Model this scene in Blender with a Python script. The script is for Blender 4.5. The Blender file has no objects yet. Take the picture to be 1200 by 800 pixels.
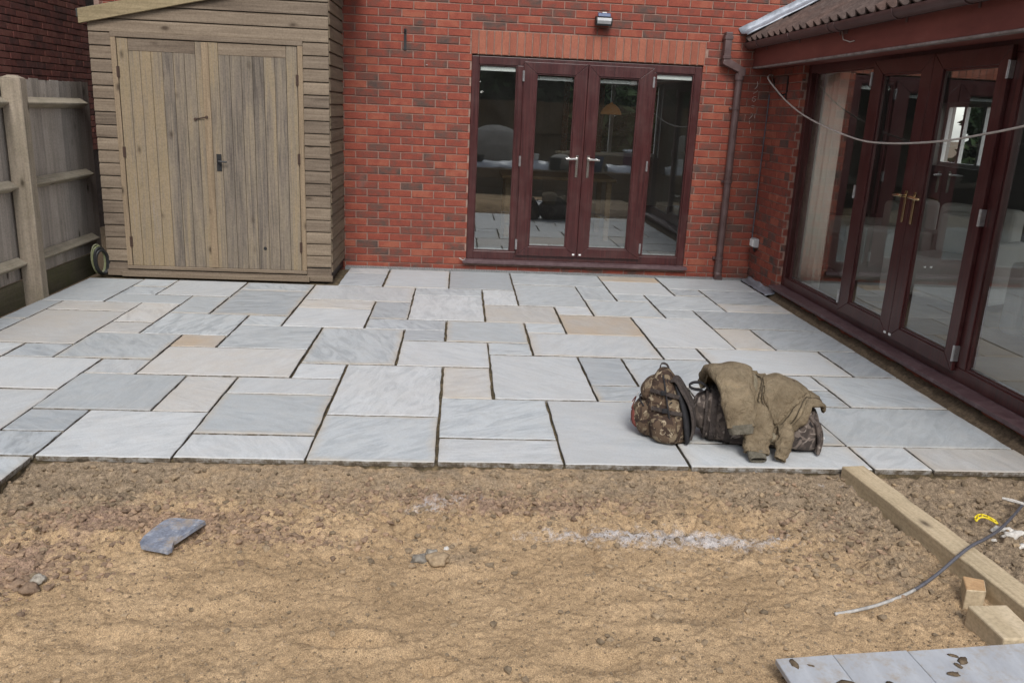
import bpy, bmesh, math, random
import numpy as np
from mathutils import Vector, Matrix, noise as mnoise

random.seed(7)
RNG = np.random.default_rng(7)
R = math.radians
scene = bpy.context.scene
COL = scene.collection

# ------------------------------------------------------------------ camera
CAM = np.array([-3.1023, -8.6056, 1.6178])
FPX = 971.17
def rot(p, y, r):
    cy, sy = math.cos(y), math.sin(y); Rz = np.array([[cy,-sy,0],[sy,cy,0],[0,0,1]])
    cp, sp = math.cos(p), math.sin(p); Rx = np.array([[1,0,0],[0,cp,sp],[0,-sp,cp]])
    cr, sr = math.cos(r), math.sin(r); Ry = np.array([[cr,0,sr],[0,1,0],[-sr,0,cr]])
    return Rz @ Rx @ Ry
CR = rot(0.26990466, -0.07029315, -0.04623711)
cam_data = bpy.data.cameras.new('camera')
cam = bpy.data.objects.new('camera', cam_data); COL.objects.link(cam)
m = Matrix.Identity(4)
for i in range(3):
    m[i][0] = CR[i,0]; m[i][1] = CR[i,2]; m[i][2] = -CR[i,1]; m[i][3] = CAM[i]
cam.matrix_world = m
cam_data.sensor_width = 36.0; cam_data.sensor_fit = 'HORIZONTAL'
cam_data.lens = FPX / 1200 * 36.0
cam_data.clip_start = 0.05; cam_data.clip_end = 2000
scene.camera = cam

# ------------------------------------------------------------------ world, sun, exposure
world = bpy.data.worlds.new('World'); scene.world = world; world.use_nodes = True
wn = world.node_tree; wn.nodes.clear()
SUN_EL, SUN_AZ = R(44), R(180)      # azimuth measured clockwise from +Y
sky = wn.nodes.new('ShaderNodeTexSky'); sky.sky_type = 'NISHITA'; sky.sun_disc = False
sky.sun_elevation = SUN_EL; sky.sun_rotation = SUN_AZ
sky.air_density = 1.0; sky.dust_density = 1.0; sky.ozone_density = 1.0
hs = wn.nodes.new('ShaderNodeHueSaturation'); hs.inputs['Saturation'].default_value = 0.30
bg = wn.nodes.new('ShaderNodeBackground'); bg.inputs['Strength'].default_value = 0.135
wo = wn.nodes.new('ShaderNodeOutputWorld')
wn.links.new(sky.outputs[0], hs.inputs['Color']); wn.links.new(hs.outputs[0], bg.inputs['Color'])
wn.links.new(bg.outputs[0], wo.inputs['Surface'])
sd = bpy.data.lights.new('sun', 'SUN'); sd.energy = 1.25; sd.angle = R(22); sd.color = (1.0, 0.97, 0.93)
sun = bpy.data.objects.new('sun', sd); COL.objects.link(sun)
sdir = Vector((math.sin(SUN_AZ)*math.cos(SUN_EL), math.cos(SUN_AZ)*math.cos(SUN_EL), math.sin(SUN_EL)))
sun.rotation_euler = (-sdir).to_track_quat('-Z', 'Y').to_euler()
sun.location = (0, -5, 12)
scene.view_settings.view_transform = 'Standard'
scene.view_settings.look = 'None'
scene.view_settings.gamma = 1.0
scene.view_settings.exposure = 0.98
scene.view_settings.use_curve_mapping = False

# ------------------------------------------------------------------ node helpers
class NT:
    def __init__(s, name):
        s.m = bpy.data.materials.new(name); s.m.use_nodes = True
        s.t = s.m.node_tree; s.t.nodes.clear()
        s.out = s.n('ShaderNodeOutputMaterial')
    def n(s, typ, **kw):
        nd = s.t.nodes.new(typ)
        for k, v in kw.items():
            if k[0] == '_': nd.inputs[k[1:].replace('_', ' ')].default_value = v
            else: setattr(nd, k, v)
        return nd
    def l(s, a, b): s.t.links.new(a, b)
    def coord(s, kind='Object'):
        return s.n('ShaderNodeTexCoord').outputs[kind]
    def pos(s): return s.n('ShaderNodeNewGeometry').outputs['Position']
    def mapping(s, vec, scale=(1,1,1), rot=(0,0,0), loc=(0,0,0)):
        mp = s.n('ShaderNodeMapping'); s.l(vec, mp.inputs['Vector'])
        mp.inputs['Scale'].default_value = scale; mp.inputs['Rotation'].default_value = rot
        mp.inputs['Location'].default_value = loc
        return mp.outputs[0]
    def vadd(s, a, b):
        v = s.n('ShaderNodeVectorMath', operation='ADD'); s.l(a, v.inputs[0]); s.l(b, v.inputs[1]); return v.outputs[0]
    def noise(s, vec, scale, detail=4, rough=0.55, dist=0.0):
        t = s.n('ShaderNodeTexNoise'); s.l(vec, t.inputs['Vector'])
        t.inputs['Scale'].default_value = scale; t.inputs['Detail'].default_value = detail
        t.inputs['Roughness'].default_value = rough; t.inputs['Distortion'].default_value = dist
        return t.outputs['Fac']
    def voro(s, vec, scale, out='Distance', feature='F1'):
        t = s.n('ShaderNodeTexVoronoi', feature=feature); s.l(vec, t.inputs['Vector'])
        t.inputs['Scale'].default_value = scale
        return t.outputs[out]
    def ramp(s, fac, stops, interp='LINEAR'):
        r = s.n('ShaderNodeValToRGB'); s.l(fac, r.inputs[0]); e = r.color_ramp.elements
        r.color_ramp.interpolation = interp
        while len(e) < len(stops): e.new(0.5)
        for el, (p, c) in zip(e, stops):
            el.position = p
            if not hasattr(c, '__len__'): c = (c, c, c)
            el.color = (*c[:3], 1)
        return r.outputs[0]
    def mix(s, fac, a, b, mode='MIX'):
        mx = s.n('ShaderNodeMix', data_type='RGBA', blend_type=mode)
        for sock, v in ((mx.inputs[0], fac), (mx.inputs[6], a), (mx.inputs[7], b)):
            if hasattr(v, 'is_output'): s.l(v, sock)
            elif hasattr(v, '__len__'): sock.default_value = (*v[:3], 1)
            else: sock.default_value = v
        return mx.outputs[2]
    def math(s, op, a, b=0.0, clamp=False):
        mt = s.n('ShaderNodeMath', operation=op, use_clamp=clamp)
        for sock, v in ((mt.inputs[0], a), (mt.inputs[1], b)):
            if hasattr(v, 'is_output'): s.l(v, sock)
            else: sock.default_value = v
        return mt.outputs[0]
    def rnd(s): return s.n('ShaderNodeObjectInfo').outputs['Random']
    def attr(s, name):
        a = s.n('ShaderNodeAttribute', attribute_name=name); return a.outputs['Fac']
    def attrc(s, name):
        a = s.n('ShaderNodeAttribute', attribute_name=name); return a.outputs['Color']
    def seeded(s, vec, k=37.0):
        r = s.math('MULTIPLY', s.rnd(), k)
        c = s.n('ShaderNodeCombineXYZ')
        for i in range(3): s.l(r, c.inputs[i])
        return s.vadd(vec, c.outputs[0])
    def bump(s, h, strength=0.3, dist=0.01, normal=None):
        b = s.n('ShaderNodeBump'); s.l(h, b.inputs['Height'])
        b.inputs['Strength'].default_value = strength; b.inputs['Distance'].default_value = dist
        if normal: s.l(normal, b.inputs['Normal'])
        return b.outputs[0]
    def bsdf(s, color, rough=0.7, normal=None, spec=0.5, metal=0.0, **kw):
        p = s.n('ShaderNodeBsdfPrincipled')
        for key, v in (('Base Color', color), ('Roughness', rough), ('Metallic', metal)):
            sock = p.inputs[key]
            if hasattr(v, 'is_output'): s.l(v, sock)
            elif hasattr(v, '__len__'): sock.default_value = (*v[:3], 1)
            else: sock.default_value = v
        p.inputs['Specular IOR Level'].default_value = spec
        if normal: s.l(normal, p.inputs['Normal'])
        for k, v in kw.items(): p.inputs[k.replace('_', ' ')].default_value = v
        s.l(p.outputs[0], s.out.inputs['Surface'])
        return s.m

M = {}
def make_materials():
    # --- bricks: one mix for single bricks (object random) and one for joined ones (face attribute)
    for key in ('brick', 'brick_joined', 'brick_old', 'soldier', 'soldier_joined'):
        t = NT(key); P = t.pos()
        r = t.attr('rnd') if key in ('brick_joined', 'brick_old', 'soldier_joined') else t.rnd()
        fl = t.noise(P, 10.0, 3, 0.6)
        v = t.math('ADD', t.math('MULTIPLY', r, 0.72), t.math('ADD', t.math('MULTIPLY', t.math('SUBTRACT', fl, 0.5), 1.3), .20), True)
        if key == 'brick_old':
            col = t.ramp(v, [(0, (.115,.066,.056)), (.3, (.20,.088,.074)), (.6, (.27,.10,.08)), (1, (.34,.145,.11))])
        elif key.startswith('soldier'):
            col = t.ramp(v, [(0, (.22,.075,.048)), (.5, (.265,.088,.056)), (1, (.31,.115,.072))])
        else:
            col = t.ramp(v, [(0, (.070,.050,.044)), (.15, (.100,.058,.047)), (.32, (.148,.054,.040)), (.5, (.200,.050,.034)),
                             (.78, (.235,.061,.039)), (1, (.27,.086,.053))])
        fine = t.noise(P, 90, 5, 0.65)
        col = t.mix(0.45, col, t.mix(1.0, col, t.ramp(fine, [(.25, .35), (.7, 1.6)]), 'MULTIPLY'))
        drag = t.noise(t.mapping(P, (8, 8, 120)), 3, 3)
        salt = t.ramp(t.noise(P, 2.1, 4, .7), [(.62, 0), (.8, .22)])
        col = t.mix(salt, col, (.42,.36,.32))
        nb = t.bump(t.math('ADD', t.math('MULTIPLY', fine, .7), t.math('MULTIPLY', drag, .5)), 0.55, 0.006)
        M[key] = t.bsdf(col, 0.88, nb, 0.25)
    t = NT('mortar'); P = t.pos()
    c = t.ramp(t.noise(P, 30, 5, .7), [(.3, (.185,.115,.092)), (.7, (.31,.215,.175))])
    c = t.mix(t.ramp(t.noise(P, 3, 3), [(.45, 0), (.7, .5)]), c, (.30,.17,.13))
    M['mortar'] = t.bsdf(c, .95, t.bump(t.noise(P, 160, 4), .5, .004), .2)
    t = NT('mortar_dark'); P = t.pos()
    M['mortar_dark'] = t.bsdf(t.ramp(t.noise(P, 20, 4), [(.3, (.05,.034,.03)), (.7, (.11,.08,.07))]), .95)

    # --- rosewood upvc
    t = NT('rosewood'); O = t.seeded(t.coord(), 11)
    g = t.noise(t.mapping(O, (60, 60, 2.2)), 1.0, 5, .6, .6)
    c = t.ramp(g, [(.3, (.026,.0075,.008)), (.55, (.056,.014,.0135)), (.8, (.082,.023,.021))])
    dirt = t.ramp(t.noise(t.pos(), 5, 5, .7), [(.45, 0), (.8, .12)])
    c = t.mix(dirt, c, (.22,.18,.16))
    M['rosewood'] = t.bsdf(c, t.ramp(g, [(.2, .26), (.9, .42)]), t.bump(g, .05, .002), .45)
    t = NT('brown_plastic'); P = t.pos()
    n = t.noise(P, 9, 5, .7)
    c = t.ramp(n, [(.3, (.062,.036,.034)), (.7, (.115,.072,.068))])
    M['brown_plastic'] = t.bsdf(c, t.ramp(n, [(.2, .3), (.8, .55)]), None, .5)
    t = NT('sill_plastic'); P = t.pos()
    n = t.noise(P, 14, 6, .75); w = t.noise(t.mapping(P, (2, 1, 1)), 50, 3)
    c = t.ramp(n, [(.35, (.066,.034,.037)), (.6, (.115,.072,.076)), (.8, (.22,.17,.17))])
    M['sill_plastic'] = t.bsdf(c, .45, t.bump(w, .08, .002), .5)
    t = NT('fascia_paint'); P = t.pos()
    n = t.noise(t.mapping(P, (1, .35, 1)), 4, 5, .7)
    c = t.ramp(n, [(.3, (.11,.030,.025)), (.6, (.17,.050,.039)), (.85, (.23,.11,.09))])
    M['fascia_paint'] = t.bsdf(c, .5, None, .4)
    t = NT('soffit_edge'); P = t.pos()
    M['soffit_edge'] = t.bsdf(t.ramp(t.noise(P, 18, 5), [(.3, (.14,.11,.10)), (.7, (.30,.26,.245))]), .6)

    # --- glass
    t = NT('glass')
    lw = t.n('ShaderNodeLayerWeight'); lw.inputs['Blend'].default_value = .5
    f5 = t.math('POWER', lw.outputs['Facing'], 5.0)
    fr = t.math('ADD', t.math('MULTIPLY', f5, .72), .22, True)
    tr = t.n('ShaderNodeBsdfTransparent'); tr.inputs[0].default_value = (.86,.90,.885,1)
    gl = t.n('ShaderNodeBsdfAnisotropic') if False else t.n('ShaderNodeBsdfGlossy')
    gl.inputs['Color'].default_value = (.92,.96,.97,1); gl.inputs['Roughness'].default_value = .012
    wob = t.bump(t.noise(t.pos(), 1.6, 1, .3), .03, .02); t.l(wob, gl.inputs['Normal'])
    mx = t.n('ShaderNodeMixShader'); t.l(fr, mx.inputs[0]); t.l(tr.outputs[0], mx.inputs[1]); t.l(gl.outputs[0], mx.inputs[2])
    df = t.n('ShaderNodeBsdfDiffuse'); df.inputs[0].default_value = (.62,.63,.60,1)
    dm = t.n('ShaderNodeMixShader'); t.l(t.ramp(t.noise(t.pos(), 3.5, 6, .75), [(.3, .003), (.75, .018)]), dm.inputs[0]); t.l(mx.outputs[0], dm.inputs[1]); t.l(df.outputs[0], dm.inputs[2])
    t.l(dm.outputs[0], t.out.inputs['Surface']); M['glass'] = t.m

    # --- weathered timber; grain runs along local X (cladding, rails) or Z (planks)
    def wood(key, axis, cols, tone=(0.0, 0.0), rough=.85, green=0.0, knots=True):
        t = NT(key); O = t.seeded(t.coord(), 23)
        sc = {'X': (1.0, 26, 26), 'Y': (26, 1.0, 26), 'Z': (26, 26, 1.0)}[axis]
        g1 = t.noise(t.mapping(O, sc), 1.6, 6, .62, .9)
        sc2 = {'X': (.5, 5, 5), 'Y': (5, .5, 5), 'Z': (5, 5, .5)}[axis]
        g2 = t.noise(t.mapping(O, sc2), 1.5, 4, .6, .5)
        v = t.math('ADD', t.math('MULTIPLY', g1, .6), t.math('MULTIPLY', g2, .4))
        v = t.math('ADD', v, t.math('MULTIPLY', t.math('SUBTRACT', t.rnd(), .5), tone[0]), True)
        c = t.ramp(v, cols)
        if knots:
            kv = t.n('ShaderNodeTexVoronoi'); t.l(t.mapping(O, {'X': (.5,1,1), 'Y': (1,.5,1), 'Z': (1,1,.5)}[axis]), kv.inputs['Vector'])
            kv.inputs['Scale'].default_value = 5.5
            c = t.mix(t.ramp(kv.outputs['Distance'], [(.05, .85), (.11, .25), (.16, 0)]), c, (.05,.035,.025))
        if tone[1]:
            c = t.mix(t.ramp(t.rnd(), [(0, 0), (1, tone[1])]), c, t.mix(1.0, c, (1.0,.93,.80), 'MULTIPLY'))
        if green:
            gm = t.ramp(t.noise(t.pos(), 5, 4, .7), [(.42, 0), (.75, green)])
            c = t.mix(gm, c, (.085,.085,.035))
        sp = t.ramp(t.noise(t.pos(), 75, 3, .6), [(.3, .72), (.6, 1.1)])
        c = t.mix(.6, c, t.mix(1.0, c, sp, 'MULTIPLY'))
        M[key] = t.bsdf(c, rough, t.bump(g1, .5, .004), .2)
    wood('cladding', 'X', [(.25, (.072,.054,.040)), (.45, (.155,.120,.090)), (.6, (.208,.166,.126)), (.8, (.29,.237,.182))], (.22, .4))
    wood('cladding_y', 'Y', [(.25, (.075,.055,.040)), (.45, (.150,.115,.083)), (.6, (.195,.152,.110)), (.8, (.26,.205,.15))], (.16, .5), green=.3)
    wood('trim_z', 'Z', [(.25, (.105,.078,.05)), (.5, (.24,.18,.12)), (.8, (.36,.28,.19))], (.1, .3))
    wood('fascia_wood', 'X', [(.25, (.14,.11,.062)), (.5, (.285,.225,.135)), (.8, (.40,.32,.20))], (.05, 0), green=.25)
    wood('plank', 'Z', [(.24, (.068,.056,.048)), (.38, (.150,.125,.103)), (.49, (.225,.184,.138)), (.58, (.265,.205,.132)), (.68, (.24,.20,.160)), (.85, (.36,.30,.22))], (.20, .35), green=.12)
    wood('fence_board', 'Z', [(.2, (.16,.138,.12)), (.5, (.33,.285,.245)), (.8, (.46,.40,.345))], (.2, .0), green=.18)
    wood('fence_rail', 'Y', [(.2, (.16,.136,.104)), (.5, (.32,.275,.21)), (.8, (.44,.385,.30))], (.1, .0), green=.3)
    wood('fence_post', 'Z', [(.2, (.15,.124,.094)), (.5, (.30,.248,.19)), (.8, (.42,.36,.28))], (.1, .0), green=.3)
    wood('sleeper', 'Y', [(.2, (.30,.225,.14)), (.5, (.50,.40,.265)), (.8, (.64,.53,.38))], (.1, .0), green=.18)
    wood('fresh_wood', 'Z', [(.2, (.34,.20,.10)), (.5, (.50,.32,.17)), (.8, (.60,.42,.25))], (.1, .0))
    wood('gravel_board', 'Y', [(.2, (.045,.04,.026)), (.5, (.10,.085,.055)), (.8, (.16,.135,.09))], (.1, 0), green=.85)
    wood('old_timber', 'X', [(.2, (.06,.04,.022)), (.5, (.15,.10,.055)), (.8, (.24,.17,.10))], (.2, 0))

    # --- paving
    def slab(key, base, vein, tint, tintamt, warm=0):
        t = NT(key); O = t.coord(); r = t.rnd()
        mp = t.n('ShaderNodeMapping'); t.l(t.seeded(O, 53), mp.inputs['Vector'])
        rc = t.n('ShaderNodeCombineXYZ'); t.l(t.math('MULTIPLY', r, 6.28), rc.inputs[2]); t.l(rc.outputs[0], mp.inputs['Rotation'])
        vz = t.mapping(mp.outputs[0], (1, 3.6, 1))
        a = t.noise(vz, 3.4, 7, .68, 1.4); b = t.noise(mp.outputs[0], 2.2, 5, .65)
        a = t.math('ADD', t.math('MULTIPLY', t.math('SUBTRACT', a, .5), t.math('ADD', t.math('MULTIPLY', t.math('FRACT', t.math('MULTIPLY', r, 3.77)), 1.6), .5)), .55)
        c = t.ramp(a, [(.30, vein), (.46, [(x+y)/2 for x, y in zip(base, vein)]), (.60, base), (.8, [min(1, x*1.08) for x in base])])
        c = t.mix(t.ramp(b, [(.35, 0), (.7, tintamt)]), c, tint)
        per = t.ramp(t.math('FRACT', t.math('MULTIPLY', r, 7.31)), [(0, .90), (1, 1.07)])
        c = t.mix(1.0, c, per, 'MULTIPLY')
        fine = t.noise(O, 140, 3, .7); mid = t.noise(t.pos(), 9, 5, .7)
        c = t.mix(.55, c, t.mix(1.0, c, t.ramp(fine, [(.3, .8), (.7, 1.15)]), 'MULTIPLY'))
        spk = t.ramp(t.noise(t.pos(), 33, 4, .75), [(.66, 0), (.74, .55)])
        c = t.mix(spk, c, [x*.55 for x in vein])
        # sand trodden and washed over the stone, mostly near the open front edge
        y = t.n('ShaderNodeSeparateXYZ'); t.l(t.pos(), y.inputs[0])
        sandm = t.math('MULTIPLY', t.ramp(mid, [(.42, 0), (.75, .5)]), .30 + .3*warm)
        c = t.mix(sandm, c, (.50,.41,.31))
        G = t.n('ShaderNodeSeparateXYZ'); t.l(t.coord('Generated'), G.inputs[0])
        ex = t.math('MINIMUM', G.outputs[0], t.math('SUBTRACT', 1.0, G.outputs[0])); ey = t.math('MINIMUM', G.outputs[1], t.math('SUBTRACT', 1.0, G.outputs[1]))
        ed = t.math('ADD', t.math('MINIMUM', ex, ey), t.math('MULTIPLY', t.math('SUBTRACT', t.noise(t.pos(), 5, 5, .7), .45), .16))
        c = t.mix(t.math('MULTIPLY', t.ramp(ed, [(.0, .60), (.035, .25), (.09, 0)]), t.ramp(t.math('FRACT', t.math('MULTIPLY', r, 5.13)), [(.3, .15), (.9, 1)])), c, (.47,.385,.275))
        nb = t.bump(t.math('ADD', t.math('MULTIPLY', b, 1.0), t.math('MULTIPLY', a, .5)), .5, .009)
        nb = t.bump(fine, .2, .001, nb)
        M[key] = t.bsdf(c, t.ramp(mid, [(.3, .42), (.7, .68)]), nb, .4)
    slab('slab_grey', (.475,.505,.52), (.31,.34,.36), (.43,.45,.455), .45)
    slab('slab_pale', (.52,.54,.55), (.405,.43,.445), (.50,.50,.49), .5)
    slab('slab_dark', (.42,.45,.47), (.255,.28,.30), (.39,.41,.42), .4)
    slab('slab_buff', (.515,.515,.505), (.40,.40,.395), (.50,.46,.405), .7, .6)
    slab('slab_orange', (.48,.45,.41), (.40,.375,.35), (.48,.36,.24), .8, 1)
    t = NT('joint_mortar'); P = t.pos()
    c = t.ramp(t.noise(P, 26, 5, .7), [(.3, (.042,.034,.024)), (.52, (.115,.09,.055)), (.75, (.29,.22,.125))])
    M['joint_mortar'] = t.bsdf(c, .95, t.bump(t.noise(P, 120, 4), .6, .006), .2)

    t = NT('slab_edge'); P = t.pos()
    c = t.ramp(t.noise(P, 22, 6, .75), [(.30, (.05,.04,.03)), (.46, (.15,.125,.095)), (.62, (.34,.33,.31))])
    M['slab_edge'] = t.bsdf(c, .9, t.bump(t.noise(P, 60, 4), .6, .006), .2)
    # --- sand and soil: zones come from a vertex attribute measured on the ground
    t = NT('sand'); P = t.pos()
    n1 = t.noise(P, 3.2, 6, .65); n2 = t.noise(P, 42, 6, .75); n3 = t.noise(P, 260, 3, .7)
    c = t.ramp(n1, [(.25, (.31,.213,.122)), (.5, (.42,.292,.170)), (.75, (.51,.362,.218))])
    zone = t.attrc('zone'); sep = t.n('ShaderNodeSeparateColor'); t.l(zone, sep.inputs[0])
    nz = t.math('MULTIPLY', t.math('SUBTRACT', t.noise(P, 9, 6, .75), .5), 1.6)
    dirt = t.math('ADD', sep.outputs[0], t.math('MULTIPLY', nz, .9), True)
    c = t.mix(t.ramp(dirt, [(.25, 0), (.75, .92)]), c, t.ramp(n2, [(.25, (.14,.108,.075)), (.55, (.275,.21,.145)), (.8, (.38,.30,.21))]))
    pink = t.math('ADD', sep.outputs[1], nz, True)
    c = t.mix(t.ramp(pink, [(.4, 0), (.75, .8)]), c, t.ramp(n2, [(.25, (.16,.10,.078)), (.55, (.30,.20,.15)), (.8, (.40,.29,.22))]))
    cem = t.math('ADD', sep.outputs[2], t.math('MULTIPLY', t.math('SUBTRACT', t.noise(P, 17, 7, .85), .5), 3.4), True)
    c = t.mix(t.ramp(cem, [(.40, 0), (1.0, .70)]), c, (.48,.48,.505))
    c = t.mix(t.ramp(t.noise(P, 6.5, 7, .8, .6), [(.56, 0), (.68, .55)]), c, (.15,.108,.07))
    c = t.mix(1.0, c, t.ramp(n2, [(.25, .55), (.45, .96), (.75, 1.2)]), 'MULTIPLY')
    c = t.mix(1.0, c, t.ramp(n3, [(.25, .30), (.5, 1.0), (.78, 1.85)]), 'MULTIPLY')
    nb = t.bump(n2, .8, .010); nb = t.bump(n3, .7, .0028, nb)
    M['sand'] = t.bsdf(c, .97, nb, .15)
    for key, ca, cb in (('soil', (.055,.040,.027), (.165,.120,.078)), ('clod', (.17,.13,.09), (.34,.26,.18)),
                        ('clod_pink', (.185,.128,.092), (.35,.25,.18)), ('stone_grey', (.17,.15,.13), (.40,.37,.33)),
                        ('stone_white', (.45,.42,.38), (.72,.69,.64)), ('garden_soil', (.07,.05,.032), (.19,.14,.09))):
        t = NT(key); P = t.pos()
        c = t.ramp(t.noise(P, 45, 5, .7), [(.3, ca), (.7, cb)])
        if key.startswith('clod') or key == 'stone_grey':
            c = t.mix(1.0, c, t.ramp(t.attr('rnd'), [(0, (.66,.65,.62)), (.5, (1.0,.98,.93)), (1, (1.45,1.40,1.28))]), 'MULTIPLY')
        M[key] = t.bsdf(c, .95, t.bump(t.noise(P, 130, 4), .7, .006), .2)

    # --- roof, metal, odd bits
    t = NT('roof_tile'); O = t.pos()
    n = t.noise(O, 14, 6, .75)
    c = t.ramp(n, [(.25, (.035,.026,.023)), (.5, (.075,.054,.047)), (.72, (.12,.092,.08)), (.85, (.22,.2,.17))])
    c = t.mix(t.ramp(t.rnd(), [(0, 0), (1, .6)]), c, t.mix(1.0, c, (1.3,1.05,.95), 'MULTIPLY'))
    M['roof_tile'] = t.bsdf(c, .9, t.bump(t.noise(O, 110, 5), .6, .005), .2)
    t = NT('lead'); n = t.noise(t.pos(), 7, 6, .7)
    M['lead'] = t.bsdf(t.ramp(n, [(.3, (.17,.18,.20)), (.6, (.33,.35,.39)), (.8, (.5,.52,.56))]), t.ramp(n, [(.3,.35),(.8,.6)]),
                       t.bump(t.noise(t.pos(), 18, 3), .4, .01), .5, .35)
    def plain(key, col, rough=.5, spec=.5, metal=0.0, var=.25, scale=25):
        t = NT(key); n = t.noise(t.pos(), scale, 5, .7)
        c = t.ramp(n, [(.3, [x*(1-var) for x in col]), (.7, [min(1, x*(1+var)) for x in col])])
        M[key] = t.bsdf(c, rough, t.bump(n, .08, .002), spec, metal)
    plain('chrome', (.72,.70,.66), .22, .5, 1.0, .12); plain('zinc', (.50,.50,.50), .38, .5, .9)
    plain('brass', (.62,.50,.30), .25, .5, 1.0, .1)
    plain('black_iron', (.012,.012,.013), .5); plain('rust', (.055,.03,.02), .8)
    plain('white_plastic', (.74,.74,.72), .35, .5, 0, .06); plain('grey_plastic', (.34,.34,.34), .4, .5, 0, .15)
    plain('drain_plastic', (.20,.205,.205), .55, .4, 0, .3)
    plain('cable', (.10,.10,.115), .55, .4, 0, .3, 40); plain('pale_cable', (.40,.385,.36), .6, .4, 0, .3, 40)
    plain('line_cable', (.42,.38,.34), .5, .4, 0, .2)
    plain('black_rubber', (.014,.014,.014), .45); plain('hose', (.16,.17,.08), .45, .5, 0, .3)
    plain('hose_pale', (.20,.20,.12), .45, .5, 0, .2)
    plain('yellow_plastic', (.80,.62,.025), .35, .5, 0, .1); plain('lamp_glass', (.10,.13,.22), .12, .6)
    plain('chalk', (.58,.54,.50), .95, .1, 0, .2); plain('felt', (.05,.05,.048), .95)
    plain('inside_wall', (.30,.28,.255), .9, .2, 0, .05); plain('inside_dark', (.055,.053,.052), .9, .2, 0, .1)
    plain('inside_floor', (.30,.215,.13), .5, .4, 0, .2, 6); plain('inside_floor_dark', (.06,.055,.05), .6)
    plain('cream', (.78,.73,.62), .9, .2, 0, .06, 6); plain('curtain', (.52,.47,.38), .95, .1, 0, .08, 12)
    plain('sofa', (.60,.585,.54), .9, .2, 0, .05, 8); plain('white_paint', (.74,.73,.70), .5, .4, 0, .04)
    plain('purple', (.10,.018,.05), .7); plain('bulk_bag', (.42,.39,.35), .9, .2, 0, .2, 6)
    plain('plastic_sheet', (.62,.65,.70), .4, .5, 0, .15, 5); plain('pot_black', (.02,.02,.02), .6)
    plain('bark', (.05,.038,.026), .95, .2, 0, .4); plain('render_wall', (.46,.43,.38), .9, .2, 0, .1, 3)
    for key, a, b in (('leaf_dark', (.012,.022,.010), (.04,.065,.024)), ('leaf_mid', (.02,.04,.014), (.06,.10,.035))):
        t = NT(key); c = t.ramp(t.attr('rnd'), [(0, a), (1, b)]); M[key] = t.bsdf(c, .7, None, .2)
    t = NT('lampshade'); P = t.coord()
    v = t.n('ShaderNodeTexVoronoi'); t.l(P, v.inputs['Vector']); v.inputs['Scale'].default_value = 34
    M['lampshade'] = t.bsdf(Emission_Color=(1,.45,.15,1), Emission_Strength=.03, color=t.ramp(t.math('FRACT', t.math('MULTIPLY', v.outputs['Distance'], 3)), [(0, (.62,.22,.06)), (.5, (.75,.42,.2)), (1, (.72,.6,.42))]), rough=.3)
    t = NT('patterned'); P = t.coord()
    M['patterned'] = t.bsdf(t.ramp(t.noise(P, 30, 3), [(.4, (.62,.45,.36)), (.5, (.40,.14,.10)), (.6, (.66,.52,.42))]), .9)
    t = NT('slate'); P = t.coord(); n = t.noise(P, 32, 7, .8)
    c = t.ramp(n, [(.34, (.11,.122,.155)), (.52, (.22,.24,.29)), (.7, (.40,.42,.47))])
    c = t.mix(t.ramp(t.noise(P, 60, 4, .7), [(.64, 0), (.7, .8)]), c, (.62,.61,.58))
    c = t.mix(t.ramp(t.noise(P, 11, 6, .8), [(.5, 0), (.66, .75)]), c, (.36,.27,.17))
    M['slate'] = t.bsdf(c, .6, t.bump(n, .4, .004), .35)
    t = NT('grey_board'); P = t.coord(); n = t.noise(t.mapping(P, (1, .4, 1)), 9, 6, .75)
    c = t.ramp(n, [(.3, (.33,.34,.365)), (.6, (.425,.44,.465)), (.8, (.52,.525,.54))])
    c = t.mix(t.ramp(t.noise(P, 15, 6, .8), [(.50, 0), (.70, .7)]), c, (.34,.27,.19))
    M['grey_board'] = t.bsdf(c, .55, t.bump(n, .15, .003), .35)

    # --- cloth
    def cloth(key, cols, scale, weave=420, rough=.95, coat=None):
        t = NT(key); P = t.coord(); a = t.noise(P, scale, 5, .65, .6)
        c = t.ramp(a, cols)
        d = t.ramp(t.noise(P, 13, 5, .75), [(.45, 0), (.75, .5)])
        if coat: c = t.mix(d, c, coat)
        w = t.noise(P, weave, 2, .5); f = t.noise(P, 38, 5, .7)
        c = t.mix(.6, c, t.mix(1.0, c, t.ramp(w, [(.3, .72), (.7, 1.2)]), 'MULTIPLY'))
        nb = t.bump(t.noise(t.mapping(P, (1, 1.6, .6)), 26, 4, .55, 1.5), .9, .020); nb = t.bump(f, .6, .008, nb); nb = t.bump(w, .3, .0015, nb)
        M[key] = t.bsdf(c, rough, nb, .2)
    cloth('jacket', [(.2, (.105,.078,.048)), (.45, (.195,.150,.096)), (.62, (.255,.20,.13)), (.8, (.30,.215,.125))], 9, coat=(.14,.115,.078))
    cloth('jacket_seam_shade', [(.2, (.055,.042,.028)), (.5, (.095,.074,.050)), (.8, (.14,.11,.078))], 12)  # seam cloth, darkened to paint in crease shadow
    cloth('jacket_lining', [(.2, (.16,.135,.09)), (.5, (.235,.20,.14)), (.8, (.29,.25,.18))], 14)
    cloth('cuff_knit', [(.2, (.095,.085,.065)), (.5, (.15,.135,.105)), (.8, (.21,.19,.15))], 18)
    cloth('duffel', [(.2, (.045,.034,.03)), (.45, (.10,.078,.066)), (.65, (.155,.12,.105)), (.85, (.22,.18,.155))], 9, coat=(.20,.165,.125))
    cloth('webbing', [(.2, (.035,.028,.026)), (.6, (.085,.07,.063)), (.9, (.15,.125,.11))], 20)
    t = NT('camo'); P = t.coord()
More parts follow.
